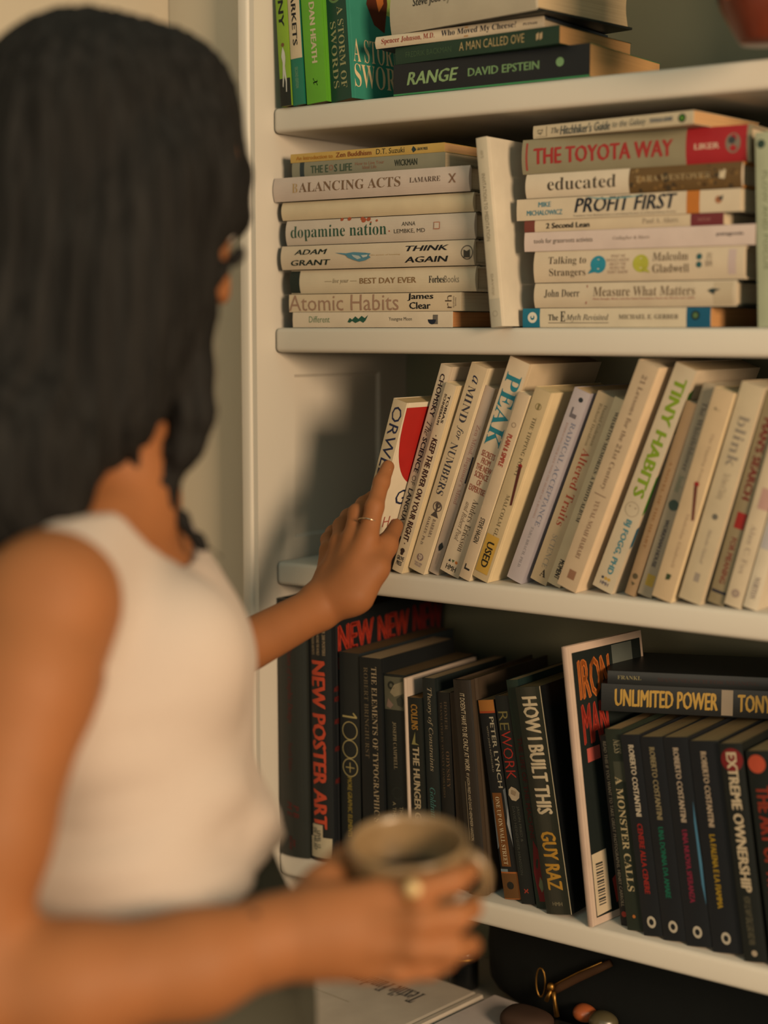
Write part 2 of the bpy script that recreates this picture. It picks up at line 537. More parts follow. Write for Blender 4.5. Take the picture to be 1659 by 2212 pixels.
# reddish jar deep on the right of the top shelf
def lathe(prof, seg=40):
    v, f = [], []
    for r, z in prof:
        for i in range(seg):
            a = 2 * math.pi * i / seg
            v.append((r * math.cos(a), r * math.sin(a), z))
    for j in range(len(prof) - 1):
        for i in range(seg):
            f.append((j * seg + i, j * seg + (i + 1) % seg, (j + 1) * seg + (i + 1) % seg, (j + 1) * seg + i))
    return v, f
jr = root('jar', 'dark red glazed jar at the right end of the top shelf', 'jar', (0.4706, -0.0690, 1.6452))
v, f = lathe([(0.0, 0), (.022, 0), (.025, .004), (.040, .03), (.050, .07), (.050, .11), (.038, .14), (.030, .15), (.030, .165), (.034, .17), (.034, .173), (.028, .172), (.027, .15), (.034, .13), (.044, .10), (.044, .06), (.02, .01), (0, .01)])
mesh('jar_body', v, f, mat((106, 44, 26), 'ceramic'), jr, smooth=True)
for a0 in range(8):
    a = a0 * math.pi / 4 + .35
    vv = []
    for z, r in ((.035, .0425), (.06, .0488), (.09, .0508), (.12, .0468)):
        for da in (-.16, .16):
            vv.append((r * math.cos(a + da), r * math.sin(a + da), z))
    mesh('jar_stripe', vv, [(0, 1, 3, 2), (2, 3, 5, 4), (4, 5, 7, 6)], mat((190, 84, 34), 'ceramic'), jr)

# ------------------------------------------------------------------ second shelf, left pile (bottom to top)
g = 'books lying in the left pile on the second shelf'
Y0 = 0.004
LAM = (212, 196, 176)
b = lay('thin cream paperback with a small green title, bottom of the left pile', -0.1175, ZB + .0004, Y0, .0168, .216, .140, CRM, group=g, cover=(70, 84, 64), page=(224, 138, 66))
b.t('Different', .11, .245, .32, .74, (86, 138, 92), 'light')
b.t('Youngme Moon', .62, .76, .36, .66, (70, 66, 54), 'light')
b.poly([(.36, .35), (.375, .62), (.39, .5), (.41, .72), (.43, .55), (.45, .75), (.47, .6), (.49, .8), (.475, .45), (.46, .3), (.44, .42), (.41, .28), (.39, .42), (.375, .3)], (36, 92, 74), 'fish_print')
b.disc(.88, .5, .0052, (30, 40, 60), a0=90, a1=270)
b.band(.885, .915, .2, .8, (110, 104, 96), 'stamp')
b = lay('tan paperback with a large faded mauve title, second from the bottom of the left pile', -0.1235, ZB + .0176, Y0 + .001, .0196, .232, .150, (222, 198, 158), group=g)
b.t('Atomic Habits', .0, .655, .06, .96, (176, 132, 104), 'sans')
b.t('James', .705, .85, .56, .98, INK, 'bold')
b.t('Clear', .715, .835, .12, .50, INK, 'bold')
b.t('rh', .915, .95, .16, .84, (84, 66, 50), 'light', across=True)
b.t('business\nbooks', .955, .975, .2, .8, (84, 66, 50), 'light', across=True)
b = lay('cream hardback with a dark band at its left end, low in the left pile', -0.1225, ZB + .0380, Y0 + .004, .0262, .248, .155, (222, 204, 168), hard=True, group=g)
b.band(-.001, .055, 0.03, .97, (34, 48, 42), 'dark_spine_end')
b.t('live your', .245, .335, .38, .62, (140, 124, 90), 'sital')
b.band(.20, .24, .49, .51, (140, 124, 90)); b.band(.342, .38, .49, .51, (140, 124, 90))
b.t('BEST DAY EVER', .395, .70, .38, .62, (150, 116, 78), 'bold')
b.t('Forbes', .765, .845, .36, .64, (40, 40, 36), 'sbold')
b.t('Books', .845, .92, .36, .64, (140, 130, 110), 'sans')
b = lay('cream hardback with slanted navy capitals and a blue flame drawing in the left pile', -0.1325, ZB + .0650, Y0, .0262, .258, .160, (216, 196, 164), hard=True, group=g, cover=(190, 172, 142))
b.t('ADAM', .075, .255, .62, .84, (24, 46, 40), 'bital')
b.t('GRANT', .055, .275, .16, .40, (24, 46, 40), 'bital')
b.poly([(.30, .66), (.36, .62), (.40, .66), (.46, .62), (.49, .58), (.48, .50), (.49, .42), (.46, .30), (.43, .26), (.40, .34), (.37, .44), (.36, .54)], (80, 142, 168), 'flame_print')
b.poly([(.44, .52), (.475, .54), (.472, .46), (.45, .42)], (190, 206, 200), 'flame_core', .0003)
b.poly([(.39, .56), (.43, .50), (.44, .40), (.42, .36), (.40, .46)], (176, 196, 196), 'flame_core', .0003)
b.t('the power of knowing', .49, .64, .48, .54, (200, 156, 80), 'sans')
b.t('THINK', .665, .88, .62, .84, INK, 'bital')
b.t('AGAIN', .66, .88, .16, .40, INK, 'bital')
b.disc(.99 - .02, .5, .0075, (70, 66, 60), ri=.0065)
b.poly([(.955, .3), (.985, .3), (.985, .62), (.97, .55), (.955, .62)], (70, 66, 60), 'ship_print')
b = lay('pinkish cream hardback with a green lowercase title in the left pile', -0.1260, ZB + .0920, Y0 + .001, .0272, .252, .158, LAM, hard=True, group=g, cover=(120, 108, 88))
b.t('dopamine nation', .03, .555, .16, .78, (48, 92, 72), 'serif')
b.t('ANNA', .635, .705, .60, .76, (70, 62, 52), 'sans')
b.t('LEMBKE, MD', .595, .755, .30, .48, (70, 62, 52), 'sans')
b.poly([(.80, .42), (.83, .42), (.83, .70), (.80, .70)], (186, 106, 74), 'square_print')
b.poly([(.803, .45), (.827, .45), (.827, .67), (.803, .67)], LAM, 'square_core', .0003)
for sx, tx, r in ((.43, .90, .0032), (.455, .93, .0028), (.42, .97, .0024), (.50, .86, .0016), (.47, .80, .0012), (.31, .97, .0022), (.35, .98, .0026), (.57, .42, .001)):
    b.disc(sx, tx, r, (184, 84, 50), name='red_splash', squash=.8)
b = lay('blank cream hardback without lettering in the left pile', -0.1320, ZB + .1200, Y0 + .001, .0200, .256, .160, (224, 202, 158), hard=True, group=g, cover=(206, 184, 142))
b = lay('pale mauve hardback with widely spaced bronze capitals in the left pile', -0.1405, ZB + .1408, Y0 - .003, .0264, .262, .165, (212, 192, 178), hard=True, group=g, cover=(116, 106, 84))
b.t('B', .105, .135, .34, .72, (198, 158, 92), 'serif')
b.t('ALANCING ACTS', .142, .67, .34, .74, (130, 100, 74), 'serif')
b.t('LAMARRE', .715, .865, .46, .66, (96, 72, 58), 'serif')
b.poly([(.905, .36), (.912, .36), (.94, .72), (.933, .72)], (140, 100, 74)); b.poly([(.933, .36), (.94, .36), (.912, .72), (.905, .72)], (140, 100, 74))
b = lay('grey paperback with a smudged title, second from the top of the left pile', -0.1205, ZB + .1678, Y0 + .004, .0158, .206, .140, (142, 140, 118), group=g, page=(232, 202, 152))
b.band(.055, .085, 0, 1, (52, 66, 70), 'dark_block')
b.t('THE E', .13, .25, .2, .72, (70, 92, 74), 'bold'); b.t('O', .255, .285, .3, .7, (160, 110, 90), 'bold')
b.t('S LIFE', .29, .41, .2, .72, (70, 92, 74), 'bold')
b.t('How to Live Your\nIdeal Life', .43, .62, .25, .75, (164, 110, 84), 'sans')
b.t('WICKMAN', .685, .83, .28, .72, (56, 62, 50), 'bold')
b = lay('thin mustard yellow paperback on top of the left pile', -0.1225, ZB + .1838, Y0 + .004, .0096, .207, .140, (214, 168, 62), group=g, page=(222, 164, 96))
b.t('An Introduction to', .04, .29, .25, .7, (196, 128, 44), 'bold')
b.t('Zen Buddhism', .31, .545, .25, .8, (150, 78, 40), 'bold')
b.t('D.T. Suzuki', .575, .755, .25, .85, (60, 56, 40), 'sans')
b.poly([(.80, .5), (.81, .85), (.825, .6), (.83, .4), (.81, .15)], (40, 62, 66)); b.t('GROVE PRESS', .835, .90, .35, .65, (40, 62, 66), 'bold')

b = up('white paperback standing upright between the two piles', 0.1735, ZB, -0.0190, -6.0, .0128, .192, .125, (206, 194, 164), cover=(226, 214, 186))
b.t('INVITATION TO MEDITATION', .19, .545, .30, .62, (120, 112, 92), 'light')
b.t('HOW TO', .07, .11, .35, .6, (140, 132, 110), 'light')
b.t('DAVIDJI', .72, .83, .35, .6, (150, 140, 116), 'light')
b.band(.85, 1, 0, 1, (186, 180, 156), 'grey_block')
b.disc(.93, .5, .003, (150, 142, 122), ri=.0025)
b.ct('MINDFUL', .075, .115, .42, .48, (150, 140, 116), 'light')

# ------------------------------------------------------------------ second shelf, right pile
g = 'books lying in the right pile on the second shelf'
Y0 = 0.012
b = lay('cream paperback with blue blocks at both ends, bottom of the right pile', .1800, ZB + .0004, Y0, .0192, .208, .140, (222, 206, 172), group=g, page=(224, 150, 74), cover=(60, 110, 120))
b.band(-.001, .097, 0, 1, (18, 118, 150), 'blue_block'); b.band(.88, 1.001, 0, 1, (20, 96, 134), 'blue_block')
b.disc(.055, .52, .0055, (224, 220, 200), ri=.0025); b.poly([(.05, .5), (.06, .5), (.062, .75), (.048, .75)], (224, 220, 200), lift=.0003)
b.t('The', .145, .20, .36, .68, (52, 48, 40), 'sbold'); b.t('E', .212, .24, .30, .84, (52, 48, 40), 'sbold')
b.t('Myth Revisited', .245, .475, .28, .70, (52, 48, 40), 'sital')
b.band(.145, .475, .22, .25, (52, 48, 40), 'underline')
b.t('MICHAEL E. GERBER', .53, .84, .42, .66, (110, 96, 76), 'sbold')
b.disc(.925, .6, .0045, (20, 40, 40)); b.disc(.925, .6, .0028, (86, 120, 74), lift=.0003)
b = lay('cream hardback with a thin red rule and brown serif title in the right pile', .1942, ZB + .0202, Y0, .0246, .220, .150, (218, 198, 164), group=g, hard=True, cover=(58, 62, 56))
b.t('John Doerr', .055, .24, .40, .74, (84, 72, 56), 'serif')
b.poly([(.27, .14), (.275, .14), (.28, .9), (.275, .9)], (172, 90, 78), 'red_rule')
b.t('Measure What Matters', .31, .81, .44, .82, (124, 100, 76), 'serif')
b.t('How Google, Bono, and the Gates Foundation Rock the World with OKRs', .31, .81, .28, .38, (176, 80, 72), 'sans')
b.poly([(.87, .62), (.89, .70), (.93, .66), (.905, .58), (.90, .46)], (50, 66, 66), 'bird_print')
b.band(.895, .985, .06, .94, (202, 182, 146), 'pale_block')
b = lay('thick cream hardback with a blue and a lime speech bubble in the right pile', .1935, ZB + .0456, Y0, .0314, .228, .155, (222, 200, 166), group=g, hard=True, cover=(214, 192, 158))
b.t('Talking to', .075, .265, .52, .82, (96, 80, 60), 'serif'); b.t('Strangers', .08, .262, .14, .44, (96, 80, 60), 'serif')
b.disc(.325, .54, .0086, (34, 146, 176), name='blue_bubble'); b.poly([(.275, .25), (.31, .30), (.295, .42)], (34, 146, 176), 'bubble_tail')
b.t('WHAT WE\nSHOULD KNOW\nABOUT THE\nPEOPLE WE\nDON\'T KNOW', .365, .475, .24, .84, (186, 148, 122), 'sans')
b.disc(.53, .54, .0086, (188, 190, 34), name='lime_bubble'); b.poly([(.575, .25), (.54, .30), (.555, .42)], (188, 190, 34), 'bubble_tail')
b.t('Malcolm', .585, .75, .60, .86, (128, 108, 84), 'sbold'); b.t('Gladwell', .585, .755, .24, .50, (128, 108, 84), 'sbold')
b.disc(.80, .70, .0030, (44, 96, 100)); b.disc(.80, .46, .0030, (44, 96, 100))
b.t('LITTLE\nBROWN', .83, .86, .4, .8, (150, 130, 110), 'sans')
b.band(.93, .965, .15, .9, (206, 180, 176), 'mauve_block')
b = lay('pink-white paperback with a small lowercase title, fourth from the bottom of the right pile', .1815, ZB + .0773, Y0 - .001, .0192, .250, .165, (224, 200, 190), group=g)
b.t('tools for grassroots activists', .045, .315, .34, .66, (96, 84, 70), 'sans')
b.t('Gallagher & Myers', .405, .565, .42, .66, (150, 130, 112), 'sital')
b.t('patagonia', .845, .955, .45, .66, (90, 80, 84), 'bold')
b = lay('thin cream paperback with maroon blocks at both ends in the right pile', .1810, ZB + .0968, Y0, .0116, .218, .140, (222, 198, 160), group=g, cover=(90, 84, 70))
b.band(-.001, .055, 0, 1, (128, 62, 52), 'maroon_block'); b.band(.845, 1.001, 0, 1, (126, 50, 56), 'maroon_block')
b.t('2 Second Lean', .115, .345, .26, .74, (34, 32, 30), 'heavy')
b.t('Paul A. Akers', .61, .785, .36, .80, (168, 146, 118), 'serif')
b.t('FASTCAP', .88, .94, .4, .6, (200, 130, 120), 'sans')
b = lay('cream paperback with tall navy capitals and an orange band in the right pile', .1720, ZB + .1087, Y0 - .001, .0214, .244, .155, (222, 202, 168), group=g, cover=(190, 176, 150))
b.t('MIKE', .105, .165, .60, .84, (70, 148, 170), 'bold'); b.t('MICHALOWICZ', .05, .22, .22, .46, (70, 148, 170), 'bold')
b.t('PROFIT FIRST', .275, .735, .26, .94, (36, 44, 58), 'bital')
b.t('Transform Your Business from a Cash-Eating Monster to a Money-Making Machine', .27, .73, .06, .16, (110, 96, 84), 'sans')
b.poly([(.32, 1.0), (.38, .84), (.46, .80), (.54, .84), (.60, .99), (.54, .91), (.46, .87), (.38, .91)], (110, 168, 172), 'blue_swash')
b.band(.775, .83, 0, 1, (204, 118, 40), 'orange_band')
b.disc(.91, .55, .0035, (176, 110, 70)); b.poly([(.905, .6), (.93, .75), (.925, .5)], (60, 70, 70), 'bird_print')
b = lay('hardback whose white left half reads educated beside a mottled brown right half', .1828, ZB + .1308, Y0, .0240, .234, .155, (226, 208, 178), group=g, hard=True, cover=(188, 120, 40))
b.t('educated', .11, .44, .28, .80, (84, 74, 62), 'serif')
b.band(.50, 1.001, -.0, 1.0, (112, 84, 46), 'brown_half')
random.seed(4)
for i in range(46):
    b.disc(.51 + random.random() * .47, .06 + random.random() * .88, .0008 + random.random() * .0022, random.choice([(88, 64, 36), (140, 104, 54), (74, 62, 44), (150, 118, 70)]), name='mottle', lift=.0002 + i * 2e-6)
b.t('TARA WESTOVER', .53, .87, .42, .66, (176, 148, 96), 'sbold')
b.poly([(.905, .4), (.93, .36), (.935, .7), (.925, .74), (.918, .62), (.908, .74)], (216, 196, 156), 'house_print', .0004)
b = lay('thick grey hardback with bold red capitals and a red right end in the right pile', .1780, ZB + .1552, Y0, .0344, .243, .160, (150, 142, 112), group=g, hard=True, cover=(176, 160, 124), yaw=2.2)
b.t('THE TOYOTA WAY', .055, .68, .26, .74, (178, 50, 48), 'heavy')
b.band(.735, .985, -.0, 1.0, (182, 36, 44), 'red_block')
b.t('LIKER', .77, .875, .40, .56, (222, 176, 150), 'heavy')
b.disc(.93, .52, .0075, (132, 120, 104), squash=1.25); b.disc(.925, .6, .0035, (60, 66, 70), lift=.0003)
b.band(.018, .028, .1, .9, (170, 70, 60), 'red_line')
b = lay('slim cream paperback with slanted hand lettering on top of the right pile', .1900, ZB + .1902, Y0, .0126, .186, .125, (214, 196, 158), group=g, yaw=-6, page=(226, 168, 100))
b.t('The', .12, .175, .3, .75, (66, 78, 82), 'script'); b.t('Hitchhiker\'s', .18, .385, .12, .85, (66, 78, 82), 'bital')
b.t('Guide', .40, .50, .15, .85, (66, 78, 82), 'bital'); b.t('to the Galaxy', .515, .72, .15, .8, (66, 78, 82), 'ital')
b.t('DOUGLAS ADAMS', .745, .88, .35, .7, (78, 92, 110), 'heavy')
b.disc(.935, .5, .0042, (28, 66, 40)); b.disc(.935, .5, .002, (96, 160, 44), lift=.0003)
b.poly([(.02, .1), (.09, .1), (.09, .12), (.02, .12)], (120, 110, 86)); b.t('42', .03, .065, .25, .7, (110, 104, 84), 'sans', across=True)
b.band(.088, .092, .1, .9, (120, 110, 86), 'rule')
b = up('pale green book standing upright right of the right pile', 0.4560, ZB, 0.012, -2.5, .0200, .180, .13, (172, 184, 146), cover=(160, 172, 136))
b.disc(.06, .3, .004, (50, 76, 66)); b.t('FLOW AND FOCUS', .2, .7, .35, .6, (120, 130, 100), 'light')

# ------------------------------------------------------------------ third shelf: pale books leaning right
g = 'pale paperbacks leaning on the third shelf'
NAVY = (36, 44, 78)
PAGE = (232, 214, 176)
b = up('cream paperback with a red shape on its cover, touched by the woman\'s fingers', .0028, ZC, -.026, 17.0, .0178, .198, .129, (206, 186, 146), cover=(236, 220, 186), group=g, page=(206, 168, 104))
b.t('ORWELL', .035, .50, .16, .86, NAVY, 'sans')
b.t('homage to catalonia', .55, .9, .35, .6, (170, 80, 60), 'light')
b.cpoly([(.0022, .0275)] + [(.0022 + .0005 * 0 + .0 * k, .0275) for k in range(0)] + [(.060, .0275), (.060, .49)] + [(.060 - .0578 * math.sin(R_(a)), .055 + .435 * math.cos(R_(a)) ** .8) for a in range(6, 90, 6)] + [(.0022, .055)], (196, 34, 28), 'red_shape')
b.ct('George', .024, .118, .51, .625, NAVY, 'sans')
b.ct('Homage to\nCatalonia', .012, .10, .66, .80, (180, 84, 70), 'light')
b.ct('PENGUIN CLASSICS', .02, .09, .92, .94, (120, 110, 90), 'light')
b = up('slim cream paperback with a black block at its foot on the third shelf', .0165, ZC, .012, 18.2, .0130, .239, .152, (216, 196, 164), group=g, page=PAGE)
b.t('CHOMSKY', .04, .245, .28, .74, (54, 40, 48), 'bold'); b.t('The', .268, .335, .25, .8, (130, 104, 92), 'script')
b.t('SCIENCE', .345, .515, .28, .72, (46, 40, 50), 'bold'); b.t('OF', .53, .575, .3, .7, (110, 96, 84), 'sans'); b.t('LANGUAGE', .595, .805, .28, .72, (46, 40, 50), 'bold')
b.band(.825, 1.001, 0, 1, (30, 32, 36), 'black_block'); b.t('CAMBRIDGE', .845, .94, .42, .62, (170, 150, 120), 'serif')
b = up('cream paperback with dense maroon capitals, third from the left of the third shelf', .0318, ZC, .006, 18.8, .0136, .219, .140, (220, 198, 158), group=g, page=(240, 214, 160), cover=(232, 206, 152))
b.t('TOBIAS', .055, .20, .56, .78, (60, 48, 48), 'bold'); b.t('SCHNEEBAUM', .055, .215, .22, .44, (60, 48, 48), 'bold')
b.t('· KEEP THE RIVER ON YOUR RIGHT ·', .265, .85, .24, .76, (66, 34, 34), 'heavy')
b.disc(.885, .5, .0028, (60, 44, 40)); b.disc(.90, .5, .002, (60, 44, 40)); b.poly([(.88, .2), (.89, .5), (.88, .8), (.895, .5)], (60, 44, 40), 'insect_print')
b.t('GROVE\nPRESS', .915, .965, .15, .85, (54, 52, 60), 'bold', across=True)
b = up('cream paperback with slanted grey serif lettering and a small tree on its spine', .0555, ZC, .014, 19.6, .0208, .240, .155, (214, 190, 148), group=g, page=(240, 216, 166), cover=(238, 216, 170))
b.t('a', .05, .085, .35, .7, NAVY, 'sital'); b.t('MIND', .10, .27, .26, .70, (60, 62, 76), 'serif'); b.t('for', .29, .35, .3, .78, (60, 62, 76), 'sital'); b.t('NUMBERS', .37, .62, .26, .70, (60, 62, 76), 'serif')
b.disc(.675, .60, .0058, (110, 94, 84), ri=.0046); b.disc(.668, .62, .0034, (96, 84, 76), ri=.0016)
b.poly([(.66, .56), (.70, .54), (.725, .36), (.725, .84), (.70, .66), (.66, .64)], (84, 74, 68), 'tree_print')
b.t('BARBARA', .735, .825, .58, .76, (110, 92, 84), 'serif'); b.t('OAKLEY, Ph.D.', .735, .875, .24, .42, (110, 92, 84), 'serif')
b.disc(.93, .5, .0042, (140, 116, 110)); b.t('tp', .915, .945, .38, .62, (226, 206, 176), 'bold', across=True); b.t('TARCHER\nPERIGEE', .955, .975, .25, .75, (150, 126, 140), 'sans', across=True)
b = up('thin grey-mauve paperback with a faint mauve italic title on the third shelf', .0700, ZC, .020, 19.3, .0122, .217, .140, (198, 176, 156), group=g, page=PAGE, cover=(232, 208, 170))
b.t('Zen Mind, Beginner\'s Mind', .20, .62, .28, .78, (180, 128, 116), 'serif')
b.band(.36, .50, .86, 1.0, (40, 42, 52), 'dark_notch')
b.poly([(.83, .5), (.85, .75), (.87, .6), (.88, .4), (.86, .25), (.845, .3)], (50, 56, 60), 'leaf_print'); b.t('Shambhala', .89, .95, .4, .6, (170, 150, 140), 'light')
b = up('wide cream paperback with teal capitals reading down, sixth from the left of the third shelf', .1020, ZC, .012, 20.5, .0250, .247, .156, (222, 200, 164), group=g, page=(206, 168, 120), cover=(226, 200, 156))
b.t('PEAK', .065, .395, .14, .88, (34, 134, 156), 'sbold')
b.t('SECRETS\nFROM\nTHE NEW\nSCIENCE\nOF\nEXPERTISE', .42, .61, .10, .92, (178, 92, 70), 'bold', across=True)
b.t('Anders Ericsson', .64, .885, .52, .80, (108, 96, 80), 'serif'); b.t('and Robert Pool', .665, .845, .20, .44, (130, 112, 92), 'sital')
b.t('HMH', .958, .982, .24, .76, (50, 50, 50), 'semi', across=True)
b.poly([(.945, .27), (.945, .40), (.932, .335)], (50, 50, 60), 'triangle_print'); b.poly([(.932, .44), (.932, .58), (.945, .51)], (80, 106, 60), 'triangle_print'); b.disc(.938, .68, .0017, (204, 120, 50))
b = up('thin tan paperback with small red lettering right of the wide one with teal capitals', .1210, ZC, .004, 20.0, .0136, .212, .140, (212, 186, 148), group=g, page=PAGE, cover=(240, 218, 172))
b.t('PLAIN & SIMPLE', .215, .385, .26, .70, (178, 60, 46), 'heavy'); b.disc(.165, .5, .0028, (160, 136, 110), ri=.002)
b.t('STEVE HAGEN', .665, .80, .26, .70, (60, 56, 50), 'bold')
b.poly([(.92, .25), (.95, .25), (.95, .75), (.94, .75), (.94, .35), (.92, .35)], (50, 50, 50), 'logo_print')
b = up('tan paperback with a yellow used sticker and a match drawn on its spine', .1425, ZC, .006, 20.4, .0196, .216, .140, (206, 180, 128), group=g, page=(236, 208, 142), cover=(246, 218, 158))
b.t('THE TIPPING POINT', .14, .445, .46, .68, (104, 94, 66), 'serif'); b.t('MALCOLM GLADWELL', .545, .90, .44, .66, (112, 100, 72), 'serif')
b.disc(.085, .55, .0036, (130, 116, 70), ri=.003); b.band(.07, .10, .5, .62, (130, 116, 70))
b.poly([(.385, .62), (.395, .76), (.585, .92), (.59, .80), (.40, .58)], (92, 42, 34), 'match_print'); b.disc(.388, .66, .0023, (156, 34, 28), name='match_head', lift=.0003)
b.band(.765, .965, .06, .86, (214, 162, 40), 'yellow_sticker', .0004)
b.t('USED', .80, .935, .26, .70, (46, 44, 34), 'bold', name='sticker_lettering', lift=.0006); 
b = up('lavender paperback on the third shelf', .1760, ZC, .020, 21.3, .0190, .217, .140, (186, 176, 184), group=g, page=(226, 190, 130), cover=(180, 174, 190))
b.t('RADICAL ACCEPTANCE', .16, .70, .56, .84, (130, 134, 156), 'serif'); b.t('EMBRACING YOUR LIFE WITH THE HEART OF A BUDDHA', .17, .67, .28, .40, (190, 150, 140), 'serif')
b.t('TARA BRACH, PH.D.', .71, .93, .40, .58, (146, 142, 150), 'serif')
b.disc(.045, .62, .0026, (44, 52, 60)); b.poly([(.09, .3), (.14, .3), (.14, .7), (.12, .7), (.12, .4), (.09, .4)], (110, 104, 112), 'glyph_print')
b = up('tan paperback with a red slanted serif title leaning right of the lavender one', .2035, ZC, .024, 21.2, .0202, .213, .140, (208, 180, 134), group=g, page=PAGE, cover=(214, 188, 142))
b.t('Altered Traits', .285, .69, .34, .80, (186, 76, 54), 'serif')
b.t('Daniel Goleman', .05, .26, .62, .80, (150, 132, 100), 'serif'); b.t('Richard Davidson', .05, .27, .34, .52, (150, 132, 100), 'serif')
b.t('SCIENCE', .74, .92, .4, .7, (160, 150, 130), 'serif'); b.t('A', .925, .965, .45, .8, (54, 50, 44), 'sbold', across=True)
b = up('narrow cream paperback with small black capitals right of the one with a red title', .2225, ZC, .020, 21.1, .0158, .209, .140, (224, 202, 156), group=g, page=(236, 214, 164))
b.t('WHARTON MEMORIES: A PHOTO ALBUM', .065, .65, .42, .68, (60, 60, 62), 'sbold')
b.t('MOMENT', .86, .965, .34, .72, (44, 46, 50), 'heavy')
b = up('tall tan paperback with a grey-brown serif title and a square emblem at its foot', .2508, ZC, .002, 21.1, .0230, .2465, .155, (206, 178, 138), group=g, page=PAGE, cover=(246, 214, 168))
b.t('21 Lessons for the 21st Century', .05, .55, .36, .66, (124, 100, 80), 'serif'); b.band(.572, .576, .2, .8, (140, 112, 90), 'rule')
b.t('YUVAL NOAH HARARI', .60, .86, .40, .62, (132, 98, 78), 'serif')
b.band(.915, .955, .36, .72, (150, 106, 80), 'square_emblem')
b = up('wide cream paperback with lime green capitals on the third shelf', .2845, ZC, .016, 21.2, .0232, .244, .156, (206, 190, 156), group=g, page=(216, 190, 140), cover=(226, 204, 166))
b.t('TINY HABITS', .05, .575, .26, .80, (128, 162, 28), 'heavy')
b.disc(.63, .5, .0078, (176, 158, 128), ri=.0071); b.disc(.62, .36, .0008, (150, 130, 104)); b.disc(.62, .64, .0008, (150, 130, 104))
b.t('BJ FOGG, PHD', .675, .925, .36, .72, (64, 142, 160), 'heavy')
b.t('HMH', .962, .978, .3, .72, (110, 104, 120), 'bold', across=True); b.disc(.948, .5, .0017, (208, 160, 40)); b.disc(.948, .66, .0017, (208, 160, 40)); b.disc(.948, .34, .0015, (70, 70, 80))
b.cpoly([(.002, .10), (.010, .08), (.010, .27), (.002, .28)], (40, 100, 24)); b.cpoly([(.001, .47), (.006, .45), (.006, .62), (.001, .64)], (48, 130, 20)); b.cpoly([(.001, .70), (.006, .69), (.006, .78), (.001, .79)], (20, 96, 128))
b = up('narrow brown-tan paperback wedged right of the one with lime capitals', .3105, ZC, .016, 17.9, .0115, .205, .135, (176, 138, 92), group=g, page=PAGE)
b.t('A NOVEL OF THE HEART', .3, .75, .35, .6, (150, 100, 56), 'serif'); b.disc(.90, .5, .003, (90, 80, 56)); b.poly([(.93, .3), (.935, .7), (.95, .5)], (90, 80, 56))
b = up('grey paperback with a dark green dot in the middle of its spine', .3290, ZC, .016, 17.5, .0158, .222, .140, (182, 164, 132), group=g, page=PAGE)
b.t('The Whistleblower', .08, .40, .36, .70, (104, 96, 90), 'serif'); b.t('Novelists', .42, .50, .3, .7, (110, 134, 108), 'sital')
b.disc(.56, .55, .0056, (74, 94, 84), name='green_dot'); b.t('WORKMAN HOUSE', .63, .86, .36, .64, (92, 86, 92), 'heavy')
b.band(.895, .95, .3, .85, (208, 166, 40), 'yellow_emblem')
b = up('tan paperback with a red match drawn on its spine and no yellow sticker', .3560, ZC, .004, 16.6, .0212, .216, .140, (214, 182, 134), group=g, page=(240, 216, 158), cover=(250, 222, 166))
b.t('The Tipping Point', .20, .43, .5, .66, (176, 146, 108), 'serif'); b.t('Malcolm Gladwell', .58, .84, .5, .66, (184, 150, 112), 'serif'); b.t('L', .085, .095, .3, .62, (130, 120, 96), 'bold', across=True)
b.poly([(.44, .50), (.45, .62), (.60, .92), (.605, .80), (.455, .46)], (110, 54, 42), 'match_print'); b.disc(.44, .54, .0026, (168, 30, 34), name='match_head', lift=.0003)
b.poly([(.875, .42), (.875, .66), (.90, .62), (.905, .42)], (60, 76, 44), 'emblem')
b = up('wide cream paperback with a small dark star in the middle of its spine', .3850, ZC, .008, 15.9, .0232, .221, .140, (206, 186, 146), group=g, page=PAGE, cover=(222, 200, 160))
b.t('blink', .14, .37, .32, .80, (142, 132, 118), 'serif'); b.t('The Power of Thinking', .40, .52, .3, .7, (186, 166, 134), 'serif')
b.disc(.60, .55, .003, (110, 106, 96)); b.t('Malcolm Gladwell', .66, .82, .46, .62, (170, 152, 132), 'sital'); b.band(.865, .905, .42, .66, (160, 146, 130), 'square_emblem')
b = up('grey-olive paperback with dark red lettering and a red square on its spine', .4070, ZC, .014, 15.0, .0168, .214, .140, (150, 134, 100), group=g, page=PAGE, cover=(120, 112, 80))
b.t('MAN\'S SEARCH', .12, .50, .3, .78, (124, 38, 34), 'heavy'); b.band(.56, .635, .3, .9, (166, 38, 34), 'red_square'); b.t('FOR MEANING', .68, .90, .36, .70, (136, 60, 50), 'bold'); b.band(.935, .948, .05, .95, (40, 44, 60), 'navy_bar')
b = up('cream paperback with a pink patch on its spine, right end of the third shelf', .4262, ZC, .010, 14.8, .0172, .207, .135, (218, 196, 158), group=g, page=PAGE)
b.band(.42, .52, .35, 1.0, (200, 150, 138), 'pink_patch'); b.t('Alan C. Fox', .60, .84, .34, .66, (176, 156, 134), 'serif'); b.disc(.935, .5, .0042, (170, 146, 130), ri=.001)
b = up('white paperback with grey lettering, last one at the right edge of the third shelf', .4428, ZC, .010, 14.5, .0145, .2, .13, (226, 210, 178), group=g, page=PAGE)
b.band(.3, .7, .1, .9, (190, 186, 190), 'grey_patch'); b.t('NORTON', .84, .95, .3, .7, (130, 118, 120), 'sbold')

